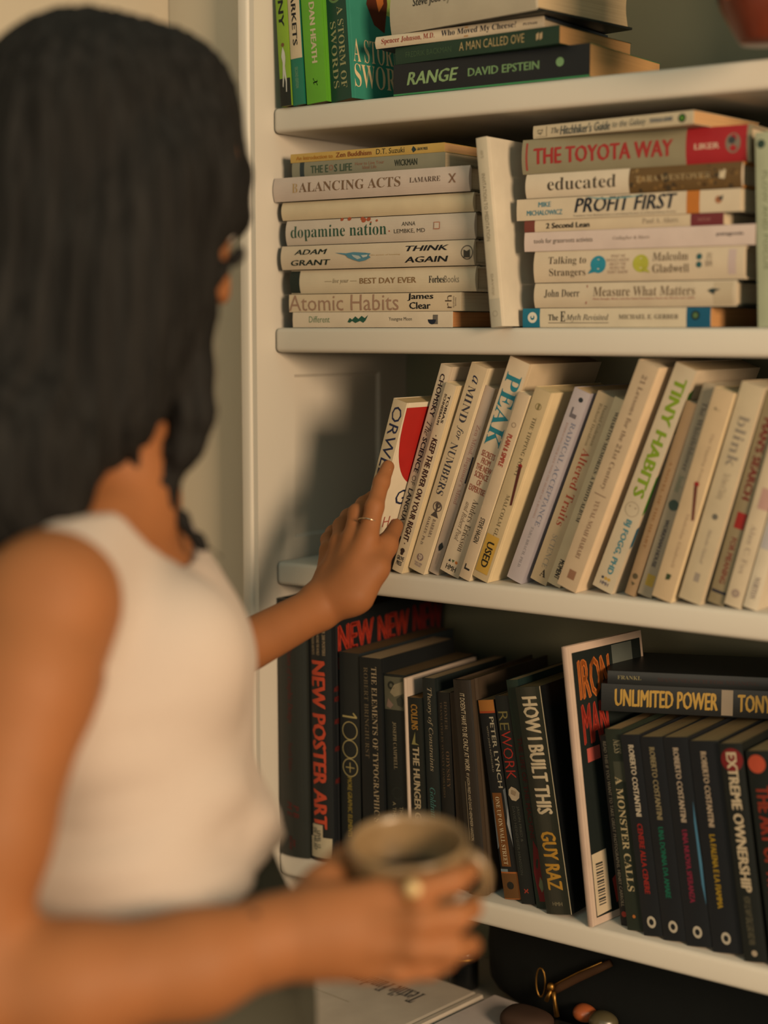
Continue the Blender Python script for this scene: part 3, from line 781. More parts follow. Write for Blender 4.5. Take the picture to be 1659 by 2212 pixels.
# ------------------------------------------------------------------ fourth shelf: dark books on the left
g = 'dark books standing on the left of the fourth shelf'
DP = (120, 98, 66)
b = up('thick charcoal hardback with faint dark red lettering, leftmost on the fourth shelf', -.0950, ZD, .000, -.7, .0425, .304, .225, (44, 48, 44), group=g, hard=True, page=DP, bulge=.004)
b.t('Meggs\' History of Graphic Design', .09, .475, .36, .58, (110, 36, 32), 'sital'); b.t('Fourth Edition', .555, .665, .40, .54, (92, 34, 32), 'sans')
b.t('P B\nM E', .785, .845, .32, .72, (98, 36, 32), 'bital'); b.t('JW\nSONS', .92, .975, .38, .60, (98, 34, 32), 'bold')
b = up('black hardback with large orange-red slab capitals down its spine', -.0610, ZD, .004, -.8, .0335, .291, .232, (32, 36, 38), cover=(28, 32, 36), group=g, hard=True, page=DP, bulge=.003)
b.t('OVER 200 POSTERS', .04, .165, .66, .78, (170, 146, 106), 'bold'); b.t('FROM AROUND THE WORLD', .06, .165, .42, .54, (170, 146, 106), 'bold'); b.t('BY DESIGN ARTISTS', .07, .165, .20, .32, (170, 146, 106), 'bold')
b.t('NEW POSTER ART', .187, .865, .18, .76, (210, 74, 44), 'heavy')
b.band(.805 + .045, .975, .12, .58, (198, 182, 144), 'paper_label', .0005); b.band(.90, .985, .06, .95, (198, 184, 146), 'paper_label', .0009)
b.t('LEVEL 12\nDE 340.357', .865, .955, .18, .50, (90, 96, 84), 'bold', name='label_lettering', lift=.0012)
b.ct('NEW', .012, .082, .05, .16, (204, 58, 38), 'heavy'); b.ct('NEW', .090, .155, .05, .16, (196, 56, 38), 'heavy'); b.ct('NEW', .163, .228, .04, .17, (150, 40, 36), 'heavy')
b.ct('POSTER', .012, .082, .175, .225, (204, 58, 38), 'heavy'); b.ct('POSTER', .090, .155, .175, .225, (176, 50, 36), 'heavy')
for z in (.29, .33, .42, .53, .66): b.ct('ART', .003, .012, z, z + .02, (130, 40, 34), 'heavy')
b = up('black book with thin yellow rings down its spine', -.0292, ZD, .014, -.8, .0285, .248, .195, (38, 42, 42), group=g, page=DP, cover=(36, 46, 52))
b.band(.296, .304, .14, .86, (196, 176, 96), 'numeral_one'); b.poly([(.296, .86), (.296, .78), (.282, .66), (.278, .70)], (196, 176, 96), 'numeral_flag')
for k in range(3): b.disc(.365 + k * .087, .5, .0108, (196, 178, 104), ri=.0098, name='ring_print', squash=1.0)
b.poly([(.515, .48), (.562, .48), (.562, .52), (.515, .52)], (190, 170, 90), 'plus_print'); b.poly([(.537, .28), (.541, .28), (.541, .72), (.537, .72)], (190, 170, 90), 'plus_print')
b.t('MORE GRAPHIC ELEMENTS', .585, .87, .36, .58, (176, 150, 40), 'bold')
b.poly([(.975, .28), (.975, .58), (.93, .50)], (216, 198, 160), 'sail_print'); b.poly([(.972, .60), (.972, .74), (.942, .54)], (200, 180, 150), 'sail_print')
b = up('black paperback with two rows of widely spaced pale serif capitals', .0055, ZD, .012, -1.5, .0300, .246, .150, (28, 32, 34), group=g, page=(186, 160, 116))
b.t('THE ELEMENTS OF TYPOGRAPHIC STYLE', .04, .875, .56, .80, (172, 152, 114), 'serif'); b.t('ROBERT BRINGHURST', .045, .47, .20, .40, (110, 98, 76), 'serif')
b = up('dark paperback with a grey stone face at the top of its spine', .0385, ZD, .016, -2.2, .0300, .230, .150, (30, 36, 36), group=g, page=DP)
b.band(.012, .175, .04, .96, (98, 98, 80), 'stone_face'); b.disc(.055, .36, .0048, (46, 50, 44), name='stone_eye', lift=.0003); b.disc(.055, .36, .0022, (98, 100, 84), name='stone_pupil', lift=.0004)
b.poly([(.05, .5), (.03, .9), (.09, .92), (.11, .5), (.09, .3)], (150, 140, 112), 'stone_cheek', .0003); b.poly([(.12, .2), (.15, .45), (.17, .3), (.16, .12)], (140, 116, 104), 'stone_lips', .0003)
b.poly([(.12, .6), (.10, .8), (.13, .94), (.16, .85), (.15, .65)], (60, 64, 56), 'stone_curl', .0003)
b.t('JOSEPH CAMPBELL', .235, .47, .36, .54, (150, 138, 108), 'serif'); b.disc(.59, .5, .007, (50, 58, 54), ri=.0062, name='ring_print')
b.t('THE HERO WITH', .655, .86, .58, .74, (148, 138, 108), 'sans'); b.t('A THOUSAND FACES', .635, .90, .26, .42, (148, 138, 108), 'sans')
b = up('very thin white-edged booklet between two dark paperbacks', .0425, ZD, .012, -2.3, .0034, .229, .145, (214, 190, 168), group=g, page=PAGE, name='booklet', cat='booklet')
b = up('short dark paperback with an arrowhead and cream title on the fourth shelf', .0622, ZD, .014, -2.6, .0186, .208, .14, (30, 36, 34), group=g, page=(150, 110, 60))
b.t('COLLINS', .035, .175, .24, .72, (168, 122, 48), 'heavy'); b.poly([(.255, .22), (.255, .78), (.245, .5), (.185, .5)], (150, 144, 84), 'arrow_print')
b.t('THE HUNGER GAMES', .265, .80, .26, .74, (186, 168, 128), 'heavy')
b = up('narrow dark book with cream script and a teal author name', .0812, ZD, .016, -3.0, .0164, .232, .15, (32, 40, 40), group=g, page=(176, 150, 106))
b.t('Theory of Constraints', .045, .45, .30, .76, (172, 156, 122), 'sital'); b.t('Goldratt', .53, .68, .28, .72, (70, 134, 130), 'sital')
b = up('near-black paperback with faint bronze capitals on its spine', .0990, ZD, .018, -3.1, .0164, .218, .14, (28, 30, 30), group=g, page=(170, 140, 98))
b.t('HOMER', .045, .19, .56, .78, (90, 78, 60), 'serif'); b.t('TRANSLATED BY STANLEY LOMBARDO', .05, .54, .22, .40, (92, 78, 58), 'serif'); b.t('ODYSSEY', .30, .49, .56, .82, (104, 82, 60), 'serif')
b = up('plain dark brown book left of the one with narrow white hand lettering', .1135, ZD, .018, -3.9, .0108, .220, .14, (58, 46, 36), group=g, page=DP)
b.t('Discipline', .5, .8, .3, .6, (72, 58, 44), 'serif')
b = up('grey-brown hardback with narrow white hand lettering on the fourth shelf', .1415, ZD, .012, -5.5, .0230, .237, .165, (46, 40, 34), cover=(74, 60, 46), group=g, hard=True, page=DP)
b.t('IT DOESN\'T HAVE TO BE CRAZY AT WORK', .06, .42, .40, .66, (206, 188, 150), 'ital'); b.t('BY JASON FRIED AND DAVID HEINEMEIER HANSSON', .43, .745, .40, .60, (186, 168, 132), 'ital')
b.band(.47, .745, .33, .35, (186, 168, 132), 'underline'); b.disc(.90, .5, .004, (160, 140, 110), ri=.0036)
b = up('black paperback with an orange block at its top and bronze block at its foot', .1795, ZD, .020, -9.6, .0205, .218, .14, (26, 30, 34), group=g, page=(170, 130, 80))
b.band(.0, .055, .02, .98, (172, 108, 42), 'orange_block'); b.band(.055, .066, .02, .98, (176, 70, 34), 'orange_edge')
b.t('PETER LYNCH', .085, .44, .58, .84, (206, 196, 164), 'semi'); b.t('WITH JOHN ROTHCHILD', .13, .36, .30, .44, (150, 142, 118), 'sans')
b.poly([(.44, .98), (.50, .1), (.75, .0), (.60, .98)], (104, 112, 118), 'mountain_print'); b.poly([(.52, .98), (.62, .80), (.74, .99)], (150, 158, 164), 'mountain_print', .0003)
b.band(.465, .835, .12, .70, (126, 76, 32), 'bronze_panel', .0004); b.t('ONE UP ON WALL STREET', .485, .825, .28, .54, (212, 194, 150), 'serif', name='panel_lettering', lift=.0006)
b.band(.862, 1.0, 0, 1, (178, 100, 44), 'bronze_block'); b.band(.870, .995, .0, .93, (112, 74, 36), 'bronze_block', .0004); b.disc(.93, .5, .0042, (40, 40, 36), lift=.0006)
b.band(.848, .862, 0, .45, (120, 140, 150), 'pale_chip')
b = up('black book with a crumpled paper ball printed on its spine', .1985, ZD, .018, -9.2, .0172, .226, .15, (28, 34, 34), group=g, page=(150, 116, 74))
b.t('RE', .075, .165, .12, .80, (122, 112, 64), 'light'); b.t('WORK', .168, .40, .12, .84, (178, 44, 36), 'light')
b.poly([(.435, .4), (.445, .7), (.465, .92), (.49, .86), (.505, .6), (.50, .3), (.475, .1), (.45, .16)], (186, 166, 134), 'paper_ball')
b.poly([(.45, .4), (.46, .7), (.48, .6), (.47, .3)], (150, 130, 104), 'paper_crease', .0003)
b.t('JASON FRIED &', .53, .70, .54, .76, (84, 88, 78), 'light'); b.t('DAVID HEINEMEIER HANSSON', .53, .86, .24, .44, (80, 84, 76), 'light'); b.t('x', .925, .95, .35, .65, (170, 60, 44), 'bold')
b = up('dark green book with faint red lettering and a red picture near its foot', .2155, ZD, .016, -9.5, .0142, .246, .16, (28, 48, 40), cover=(26, 46, 44), group=g, page=(176, 150, 96))
b.t('THE LIFE OF THE MACHINE', .25, .70, .3, .7, (92, 30, 32), 'bold'); b.poly([(.70, .5), (.76, .95), (.97, .98), (.97, .4), (.84, .2)], (128, 30, 36), 'red_picture'); b.poly([(.86, .7), (.90, .98), (.93, .7), (.90, .5)], (120, 132, 96), 'leaf_print', .0003)
b = up('thick black glossy book with very large cream and gold capitals on the fourth shelf', .2490, ZD, .008, -9.9, .0310, .242, .165, (44, 48, 40), cover=(18, 22, 25), group=g, kind='gloss', page=(112, 96, 60), bulge=.0016)
b.t('HOW I BUILT THIS', .042, .560, .22, .82, (208, 188, 148), 'heavy'); b.t('GUY RAZ', .635, .893, .22, .80, (190, 138, 40), 'heavy'); b.t('HMH', .945, .962, .32, .70, (130, 122, 96), 'bold', across=True)
b.band(.0, 1.0, .965, .985, (206, 188, 148), 'edge_highlight')  # pale strip is a painted highlight on the glossy edge

# ------------------------------------------------------------------ comic, dark books on the right
b = up('comic magazine with pale borders and a barcode showing its dark cover on the fourth shelf', .2775, ZD, .000, -7.8, .0060, .291, .132, (206, 172, 150), cover=(214, 184, 160), yaw=-8.5, page=PAGE, name='magazine', cat='magazine', kind='gloss')
b.cpoly([(.008, .026), (.128, .026), (.128, .975), (.008, .975)], (30, 38, 36), 'cover_picture')
b.ct('IRON', .015, .070, .055, .20, (206, 108, 40), 'heavy'); b.ct('MAN', .015, .060, .215, .36, (190, 56, 40), 'heavy')
b.cpoly([(.018, .375), (.040, .372), (.040, .42), (.018, .425)], (196, 84, 74), 'red_chip', .0003)
b.cpoly([(.076, .03), (.112, .03), (.112, .10), (.076, .12)], (96, 104, 98), 'grey_picture', .0003)
b.cpoly([(.009, .75), (.034, .745), (.034, .965), (.009, .97)], (206, 184, 146), 'barcode_box', .0003)
for k in range(15):
    z = .785 + k * .0105
    b.cpoly([(.014, z), (.026, z), (.026, z + (.004 if k % 3 else .007)), (.014, z + (.004 if k % 3 else .007))], (60, 60, 56), 'barcode_bar', .0005)
b.cpoly([(.040, .86), (.052, .84), (.056, .93), (.044, .95)], (180, 60, 50), 'red_print', .0003)
g = 'dark books standing on the right of the fourth shelf'
b = up('thin black book with one line of small white capitals right of the comic', .3080, ZD, .024, -8.2, .0102, .199, .14, (26, 30, 34), group=g, page=DP)
b.t('READ THIS IF YOU WANT TO TAKE GREAT PHOTOGRAPHS. HENRY CARROLL', .03, .90, .30, .66, (160, 146, 118), 'bold'); b.disc(.94, .5, .003, (176, 56, 44))
b = up('dark green paperback with a spaced cream serif title, right of the comic', .3283, ZD, .016, -8.3, .0190, .209, .132, (38, 48, 38), group=g, page=(200, 158, 96))
b.t('NESS', .05, .12, .45, .85, (170, 158, 118), 'sital'); b.t('A MONSTER CALLS', .235, .805, .30, .72, (190, 170, 118), 'sbold'); b.disc(.93, .5, .0018, (190, 110, 40))
b.band(.16, .26, .3, 1, (70, 74, 60), 'smoke_print')
for lab, x, T, H, sub, col, c2 in (
        ('black paperback with a red subtitle on the fourth shelf', .3510, .0212, .207, 'CENERE ALLA CENERE', (166, 40, 34), (206, 190, 160)),
        ('black paperback with a green subtitle on the fourth shelf', .3768, .0250, .208, 'UNA DONNA DA AMARE', (22, 110, 84), (146, 132, 96)),
        ('black paperback with a crimson subtitle and a blue cover edge', .4045, .0270, .2115, 'UNA NUOVA SPERANZA', (146, 38, 66), (190, 168, 140)),
        ('black paperback with a yellow subtitle on the fourth shelf', .4375, .0320, .212, 'LA FALENA E LA FIAMMA', (178, 142, 30), (196, 170, 136))):
    b = up(lab, x, ZD, .012, -8.5, T, H, .130, (28, 32, 38), group=g, page=(176, 146, 90))
    b.t('ROBERTO COSTANTINI', .05, .405, .36, .36 + .0062 / T, c2, 'heavy'); b.t(sub, .44, .79, .34, .34 + .0060 / T, col, 'heavy')
    b.disc(.93, .5, .0062, (190, 180, 156), ri=.0032, squash=.8)
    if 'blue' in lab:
        b.poly([(.30, .93), (.40, .88), (.70, .90), (.80, .98), (.60, 1.0)], (64, 124, 160), 'blue_patch')  # flat blue patch along the right edge of the spine
b = up('black book with bold white capitals over a red blot on the fourth shelf', .4640, ZD, .008, -8.6, .0236, .2155, .14, (30, 34, 32), group=g, page=(170, 140, 90))
b.disc(.075, .5, .0115, (128, 30, 32), name='red_blot'); b.t('EXTREME OWNERSHIP', .04, .68, .26, .72, (206, 184, 144), 'heavy', name='title_lettering')
b.t('HOW U.S. NAVY SEALS LEAD AND WIN', .70, .92, .3, .6, (110, 104, 80), 'sans'); b.disc(.96, .5, .003, (180, 160, 130))
b = up('black book with an orange-red ball and lettering at the right edge of the fourth shelf', .4980, ZD, .008, -9.0, .0290, .2125, .14, (26, 32, 30), group=g, page=(176, 146, 90))
b.disc(.06, .35, .009, (196, 74, 46), name='red_ball'); b.t('THE ART OF WAR', .16, .7, .2, .7, (150, 48, 28), 'heavy')

g = 'dark books lying on top of the dark books'
b = lay('black paperback with heavy gold capitals lying on the upright dark books', .2600, 1.0022, .044, .0290, .232, .110, (28, 30, 30), yaw=23, group=g, page=(226, 160, 80))
b.t('UNLIMITED POWER', .06, .515, .20, .84, (196, 148, 40), 'heavy'); b.band(.53, .58, .05, .97, (150, 136, 116), 'grey_panel'); b.t('TONY ROBBINS', .60, .97, .20, .84, (196, 148, 40), 'heavy')
b = lay('black paperback with a small author name, topmost of the dark books on the fourth shelf', .2660, 1.0316, .046, .0135, .205, .105, (30, 34, 36), yaw=23, group=g, page=(224, 140, 62))
b.t('FRANKL', .05, .17, .38, .68, (138, 130, 88), 'serif'); b.t('MAN\'S SEARCH FOR MEANING', .25, .75, .34, .66, (64, 40, 38), 'serif'); b.disc(.88, .5, .002, (120, 110, 80))


# ------------------------------------------------------------------ on the worktop: grey book, photo magazine, bag, small things
rotm = (Matrix.Rotation(R_(-7), 3, 'Z') @ Matrix(((0, -1, 0), (0, 0, -1), (1, 0, 0)))).to_euler()
big = Book('large pale grey hardback lying flat with its title upside down under the fourth shelf', .0295, .250, .190, (204, 190, 170),
           (0.0831, 0.0971, 0.6300), rotm, cover=(204, 190, 170), hard=True, page=PAGE, bulge=.004)
big.ct('Textile Fundamentals', .046, .187, .700, .825, (60, 62, 66), 'sbold')
big.cpoly([(.10, .52), (.189, .52), (.189, .524), (.10, .524)], (150, 140, 110), 'rule')
mg = Book('photo book with pale grey curved lines on its cover, right of the large grey hardback', .0290, .230, .072, (206, 196, 186),
          (0.1658, 0.0974, 0.6297), (Matrix.Rotation(R_(-7), 3, 'Z') @ Matrix(((0, -1, 0), (0, 0, -1), (1, 0, 0)))).to_euler(), cover=(206, 194, 190), page=PAGE)
for k in range(9):
    pts = []
    for j in range(9):
        a = R_(20 + j * 9)
        r = .012 + k * .0062
        pts.append((.068 - r * math.cos(a), .02 + r * math.sin(a) * 3.0))
    pts2 = [(y + .0014, z) for y, z in pts][::-1]
    mg.cpoly(pts + pts2, (150, 140, 140), 'curved_line')
mg.cpoly([(.050, .17), (.060, .15), (.064, .25), (.053, .28)], (40, 38, 38), 'dark_print', .0003)

flush_text()

def blob(name, rx, ry, rz, m, parent, loc=(0, 0, 0), seg=28, e=1.0, dent=0.0):
    v, f = [], []
    for j in range(seg // 2 + 1):
        th = math.pi * j / (seg // 2)
        for i in range(seg):
            ph = 2 * math.pi * i / seg
            sg = lambda t: math.copysign(abs(t) ** e, t)
            x, y, z = sg(math.sin(th)) * sg(math.cos(ph)), sg(math.sin(th)) * sg(math.sin(ph)), sg(math.cos(th))
            w = 1 + dent * math.sin(3 * ph + 1) * math.sin(th)
            v.append((loc[0] + rx * x * w, loc[1] + ry * y * w, loc[2] + rz * z))
    for j in range(seg // 2):
        for i in range(seg):
            f.append((j * seg + i, (j + 1) * seg + i, (j + 1) * seg + (i + 1) % seg, j * seg + (i + 1) % seg))
    o = mesh(name, v, f, m, parent, smooth=True)
    bm = bmesh.new(); bm.from_mesh(o.data)
    bmesh.ops.remove_doubles(bm, verts=bm.verts, dist=1e-6)
    bm.to_mesh(o.data); bm.free()
    return o

def tube(name, pts, r, m, parent=None, seg=12, closed=False):
    pts = [Vector(p) for p in pts]
    rr = r if isinstance(r, (list, tuple)) else [r] * len(pts)
    v, f = [], []
    n = len(pts)
    ref = Vector((0.13, 0.2, 1)).normalized()
    for i, p in enumerate(pts):
        a = pts[(i - 1) % n] if (closed or i > 0) else p
        c = pts[(i + 1) % n] if (closed or i < n - 1) else p
        t = (c - a).normalized()
        u = t.cross(ref).normalized()
        w = t.cross(u)
        for k in range(seg):
            an = 2 * math.pi * k / seg
            v.append(p + (u * math.cos(an) + w * math.sin(an)) * rr[i])
    m_ = n if closed else n - 1
    for i in range(m_):
        for k in range(seg):
            j = (i + 1) % n
            f.append((i * seg + k, i * seg + (k + 1) % seg, j * seg + (k + 1) % seg, j * seg + k))
    if not closed:
        f.append(tuple(range(seg))[::-1]); f.append(tuple(range((n - 1) * seg, n * seg)))
    return mesh(name, v, f, m, parent, smooth=True)

black = mat((26, 29, 29), 'matt')
gold = mat((176, 132, 66), 'metal', 0.45)
bag = root('handbag', 'black handbag with gold zip pull in the dark space under the fourth shelf', 'bag', (0.345, 0.186, 0.600))
blob('bag_body', .290, .074, .073, black, bag, (0, 0, .0732), e=.45)  # bag drawn extra wide, its black also stands in for surrounding shade
rel = lambda p: Vector(p) - bag.location
tube('strap', [rel((0.1677, 0.1040, 0.6503)), rel((0.1854, 0.1030, 0.6648)), rel((0.2059, 0.1030, 0.6795)), rel((0.2284, 0.1040, 0.6937)), rel((0.2434, 0.1080, 0.7028))], [.005, .0055, .0055, .005, .004], mat((84, 58, 38), 'matt'), bag)
tube('piping', [rel((0.1663, 0.1000, 0.6557)), rel((0.1876, 0.0990, 0.6721)), rel((0.2080, 0.0990, 0.6867)), rel((0.2351, 0.1020, 0.7039))], .0011, gold, bag)
tube('zip_pull', [rel((0.1793, 0.0940, 0.6588)), rel((0.1812, 0.0930, 0.6498)), rel((0.1850, 0.0920, 0.6316))], [.0028, .0020, .0030], gold, bag)
tube('zip_tab', [rel((0.1763, 0.0930, 0.6595)), rel((0.1711, 0.0920, 0.6466))], [.0020, .0026], gold, bag)
blob('zip_slider', .0045, .004, .005, gold, bag, tuple(rel((0.1751, 0.0950, 0.6628))))
rc = rel((0.1602, 0.0980, 0.6636))
tube('buckle_ring', [rc + Vector((.006 * math.cos(R_(a)), 0, .017 * math.sin(R_(a)))) for a in range(0, 360, 24)], .0010, gold, bag, closed=True)

cyl = root('lens_tube', 'small black lens tube standing behind the large grey hardback', 'lens', (0.014, 0.165, 0.6003))
v, f = lathe([(0, 0), (.017, 0), (.018, .002), (.018, .046), (.0165, .050), (.0145, .050), (.0140, .044), (0, .043)])
mesh('lens_body', v, f, mat((22, 25, 27), 'gloss'), cyl, smooth=True)
v, f = lathe([(.0182, .038), (.0186, .039), (.0186, .040), (.0182, .041)])
mesh('gold_line', v, f, gold, cyl, smooth=True)

pc = root('pouch', 'dark brown leather pouch lying on the photo book', 'pouch', (0.1688, 0.0574, 0.6302))
blob('pouch_body', .030, .022, .012, mat((70, 52, 42), 'matt'), pc, (0, -.006, .0085), e=.75, dent=.06)
tube('seam', [(-.0295 + .0005 * 0 + .0295 * (1 - math.cos(R_(a))) , -.006 - .0218 * math.sin(R_(a)), .0088) for a in range(10, 171, 16)], .0007, mat((120, 92, 70), 'matt'), pc)
lay('black hardback lying right of the photo book, under the pebbles', .186, .6003, -.06, .0290, .230, .150, (30, 33, 33), hard=True, page=PAGE)
am = root('pebble', 'amber orange pebble right of the leather pouch', 'stone', (0.2136, 0.1032, 0.6296))
blob('pebble_body', .014, .012, .010, mat((178, 96, 54), 'ceramic'), am, (0, 0, .0098), dent=.08)
ov = root('pebble', 'olive speckled pebble right of the amber one', 'stone', (0.2418, 0.0938, 0.6296))
blob('pebble_body', .017, .015, .011, mat((92, 84, 60), 'ceramic'), ov, (0, 0, .0108), dent=.05)

# ------------------------------------------------------------------ coffee cup
cup_axis_r, cup_axis_w = Vector((0.8125, 0.5830, 0.0000)), Vector((-0.5830, 0.8125, 0.0000))
cup = root('cup', 'beige stoneware coffee cup held in the right hand of the woman', 'cup', (0.3929, -0.4980, 0.9789))
# tilt slightly towards the viewer
tilt = Matrix.Rotation(R_(9), 3, cup_axis_r) @ Matrix.Rotation(R_(-2), 3, cup_axis_w)
cup.rotation_euler = tilt.to_euler()
cer = mat((146, 120, 86), 'ceramic')
v, f = lathe([(0, 0), (.026, 0), (.030, .002), (.0315, .006), (.036, .014), (.0405, .028), (.0425, .042), (.0430, .050), (.0436, .0535), (.0425, .0552), (.0405, .0545), (.0395, .050), (.0390, .040), (.036, .026), (.031, .014), (.024, .007), (0, .006)], 64)
mesh('cup_body', v, f, cer, cup, smooth=True)
v, f = lathe([(0, .0235), (.0349, .0235)], 48)
mesh('coffee', v, f, mat((36, 24, 16), 'liquid'), cup)
hd = Vector((cup_axis_r * .97 - cup_axis_w * .25)).normalized()
hp = []
for a in range(-80, 81, 16):
    hp.append(hd * (.0395 + .0175 * math.cos(R_(a))) + Vector((0, 0, .030 + .0185 * math.sin(R_(a)))))
tube('handle', hp, .0042, cer, cup)

# ------------------------------------------------------------------ distance-field modelling for the woman
class Field:
    def __init__(s, pts, pad, h):
        p = np.array(pts)
        s.lo = p.min(0) - pad
        s.h = h
        s.n = np.ceil((p.max(0) + pad - s.lo) / h).astype(int) + 1
        s.ax = [(s.lo[i] + h * np.arange(s.n[i])).astype(np.float32) for i in range(3)]
        s.d = np.full(s.n, 0.5, np.float32)
    def sub(s, lo, hi):
        a = [max(0, int((lo[i] - s.lo[i]) / s.h)) for i in range(3)]
        b = [min(s.n[i], int((hi[i] - s.lo[i]) / s.h) + 2) for i in range(3)]
        if any(b[i] <= a[i] for i in range(3)):
            return None
        sl = tuple(slice(a[i], b[i]) for i in range(3))
        X = s.ax[0][a[0]:b[0]][:, None, None]
        Y = s.ax[1][a[1]:b[1]][None, :, None]
        Z = s.ax[2][a[2]:b[2]][None, None, :]
        return sl, X, Y, Z
    def merge(s, sl, d, k, cut=False):
        a = s.d[sl]
        if cut:
            s.d[sl] = np.maximum(a, -d)
            return
        if k <= 0:
            s.d[sl] = np.minimum(a, d)
            return
        hh = np.clip(0.5 + 0.5 * (a - d) / k, 0, 1)
        s.d[sl] = a + (d - a) * hh - k * hh * (1 - hh)
    def cap(s, a, b, ra, rb, k=0.01, cut=False):
        a, b = np.array(a), np.array(b)
        m = max(ra, rb) + 2.5 * k + 3 * s.h
        q = s.sub(np.minimum(a, b) - m, np.maximum(a, b) + m)
        if q is None: return
        sl, X, Y, Z = q
        ab = b - a
        L = float(ab @ ab) + 1e-12
        t = np.clip(((X - a[0]) * ab[0] + (Y - a[1]) * ab[1] + (Z - a[2]) * ab[2]) / L, 0, 1)
        d = np.sqrt((X - a[0] - t * ab[0]) ** 2 + (Y - a[1] - t * ab[1]) ** 2 + (Z - a[2] - t * ab[2]) ** 2) - (ra + (rb - ra) * t)
        s.merge(sl, d.astype(np.float32), k, cut)
    def chain(s, pts, rs, k=0.01):
        for i in range(len(pts) - 1):
            s.cap(pts[i], pts[i + 1], rs[i], rs[i + 1], k)
    def ell(s, c, axes, r, k=0.01, cut=False):
        """axes: three unit vectors, r: three radii"""
        c = np.array(c); m = max(r) + 2.5 * k + 3 * s.h
        q = s.sub(c - m, c + m)
        if q is None: return
        sl, X, Y, Z = q
        acc = 0
        acc2 = 0
        for ax, rr in zip(axes, r):
            u = (X - c[0]) * ax[0] + (Y - c[1]) * ax[1] + (Z - c[2]) * ax[2]
            acc = acc + (u / rr) ** 2
            acc2 = acc2 + (u / rr ** 2) ** 2
        k0 = np.sqrt(acc); k1 = np.sqrt(acc2) + 1e-9
        d = k0 * (k0 - 1) / k1
        s.merge(sl, d.astype(np.float32), k, cut)
    def mesh(s):
        d = s.d
        sg = d < 0
        c = np.zeros(np.array(d.shape) - 1, np.int8)
        n0, n1, n2 = d.shape
        for i in (0, 1):
            for j in (0, 1):
                for k in (0, 1):
                    c += sg[i:n0 - 1 + i, j:n1 - 1 + j, k:n2 - 1 + k]
        act = (c > 0) & (c < 8)
        idx = np.argwhere(act)
        vid = -np.ones(act.shape, np.int64)
        vid[act] = np.arange(len(idx))
        acc = np.zeros((len(idx), 3)); cnt = np.zeros(len(idx))
        corners = [(i, j, k) for i in (0, 1) for j in (0, 1) for k in (0, 1)]
        val = {q: d[idx[:, 0] + q[0], idx[:, 1] + q[1], idx[:, 2] + q[2]] for q in corners}
        for a in corners:
            for ax in range(3):
                if a[ax] == 0:
                    b = list(a); b[ax] = 1; b = tuple(b)
                    va, vb = val[a], val[b]
                    m = (va < 0) != (vb < 0)
                    t = np.where(m, va / np.where(m, va - vb, 1), 0)
                    p = np.array(a, float)[None, :] + 0.0 * idx
                    p[:, ax] += t
                    acc += p * m[:, None]; cnt += m
        verts = (idx + acc / cnt[:, None]) * s.h + s.lo
        faces = []
        for ax in range(3):
            o1, o2 = (ax + 1) % 3, (ax + 2) % 3
            sh = [slice(None)] * 3; sh2 = [slice(None)] * 3
            sh[ax] = slice(0, -1); sh2[ax] = slice(1, None)
            ch = sg[tuple(sh)] != sg[tuple(sh2)]
            e = np.argwhere(ch)
            e = e[(e[:, o1] > 0) & (e[:, o2] > 0) & (e[:, o1] < d.shape[o1] - 1) & (e[:, o2] < d.shape[o2] - 1)]
            st = sg[e[:, 0], e[:, 1], e[:, 2]]
            def g(da, db):
                q = e.copy(); q[:, o1] -= da; q[:, o2] -= db
                return vid[q[:, 0], q[:, 1], q[:, 2]]
            f = np.stack([g(1, 1), g(0, 1), g(0, 0), g(1, 0)], 1)
            f[~st] = f[~st][:, ::-1]
            faces.append(f)
        return verts, np.concatenate(faces)

def np_mesh(name, parts, m, parent, smooth_it=0):
    vs_, fs_ = [], []
    off = 0
    for v, f in parts:
        vs_.append(v); fs_.append(f + off); off += len(v)
    v = np.concatenate(vs_); f = np.concatenate(fs_)
    for _ in range(smooth_it):
        a = np.zeros_like(v); c = np.zeros(len(v))
        for i in range(4):
            for j in ((i + 1) % 4, (i + 3) % 4):
                np.add.at(a, f[:, i], v[f[:, j]]); np.add.at(c, f[:, i], 1)
        v = v * .4 + .6 * a / np.maximum(c, 1)[:, None]
    me = bpy.data.meshes.new(name)
    me.vertices.add(len(v)); me.vertices.foreach_set('co', v.ravel())
    me.loops.add(len(f) * 4); me.loops.foreach_set('vertex_index', f.ravel().astype(np.int32))
    me.polygons.add(len(f)); me.polygons.foreach_set('loop_start', np.arange(0, len(f) * 4, 4, dtype=np.int32))
    me.polygons.foreach_set('use_smooth', np.ones(len(f), bool))
    me.update(calc_edges=True)
    me.materials.append(m)
    return link(name, me, parent)

A_ = np.array
woman = root('person', 'dark-haired woman in a white sleeveless crop top reaching for a book while holding a cup', 'person', (0.14, -0.53, 0))
# body directions: facing, to her left, up
FW, LW, UP = A_((0.9364, 0.3519, 0.0000)), A_((-0.3519, 0.9364, 0.0000)), A_((0, 0, 1.0))

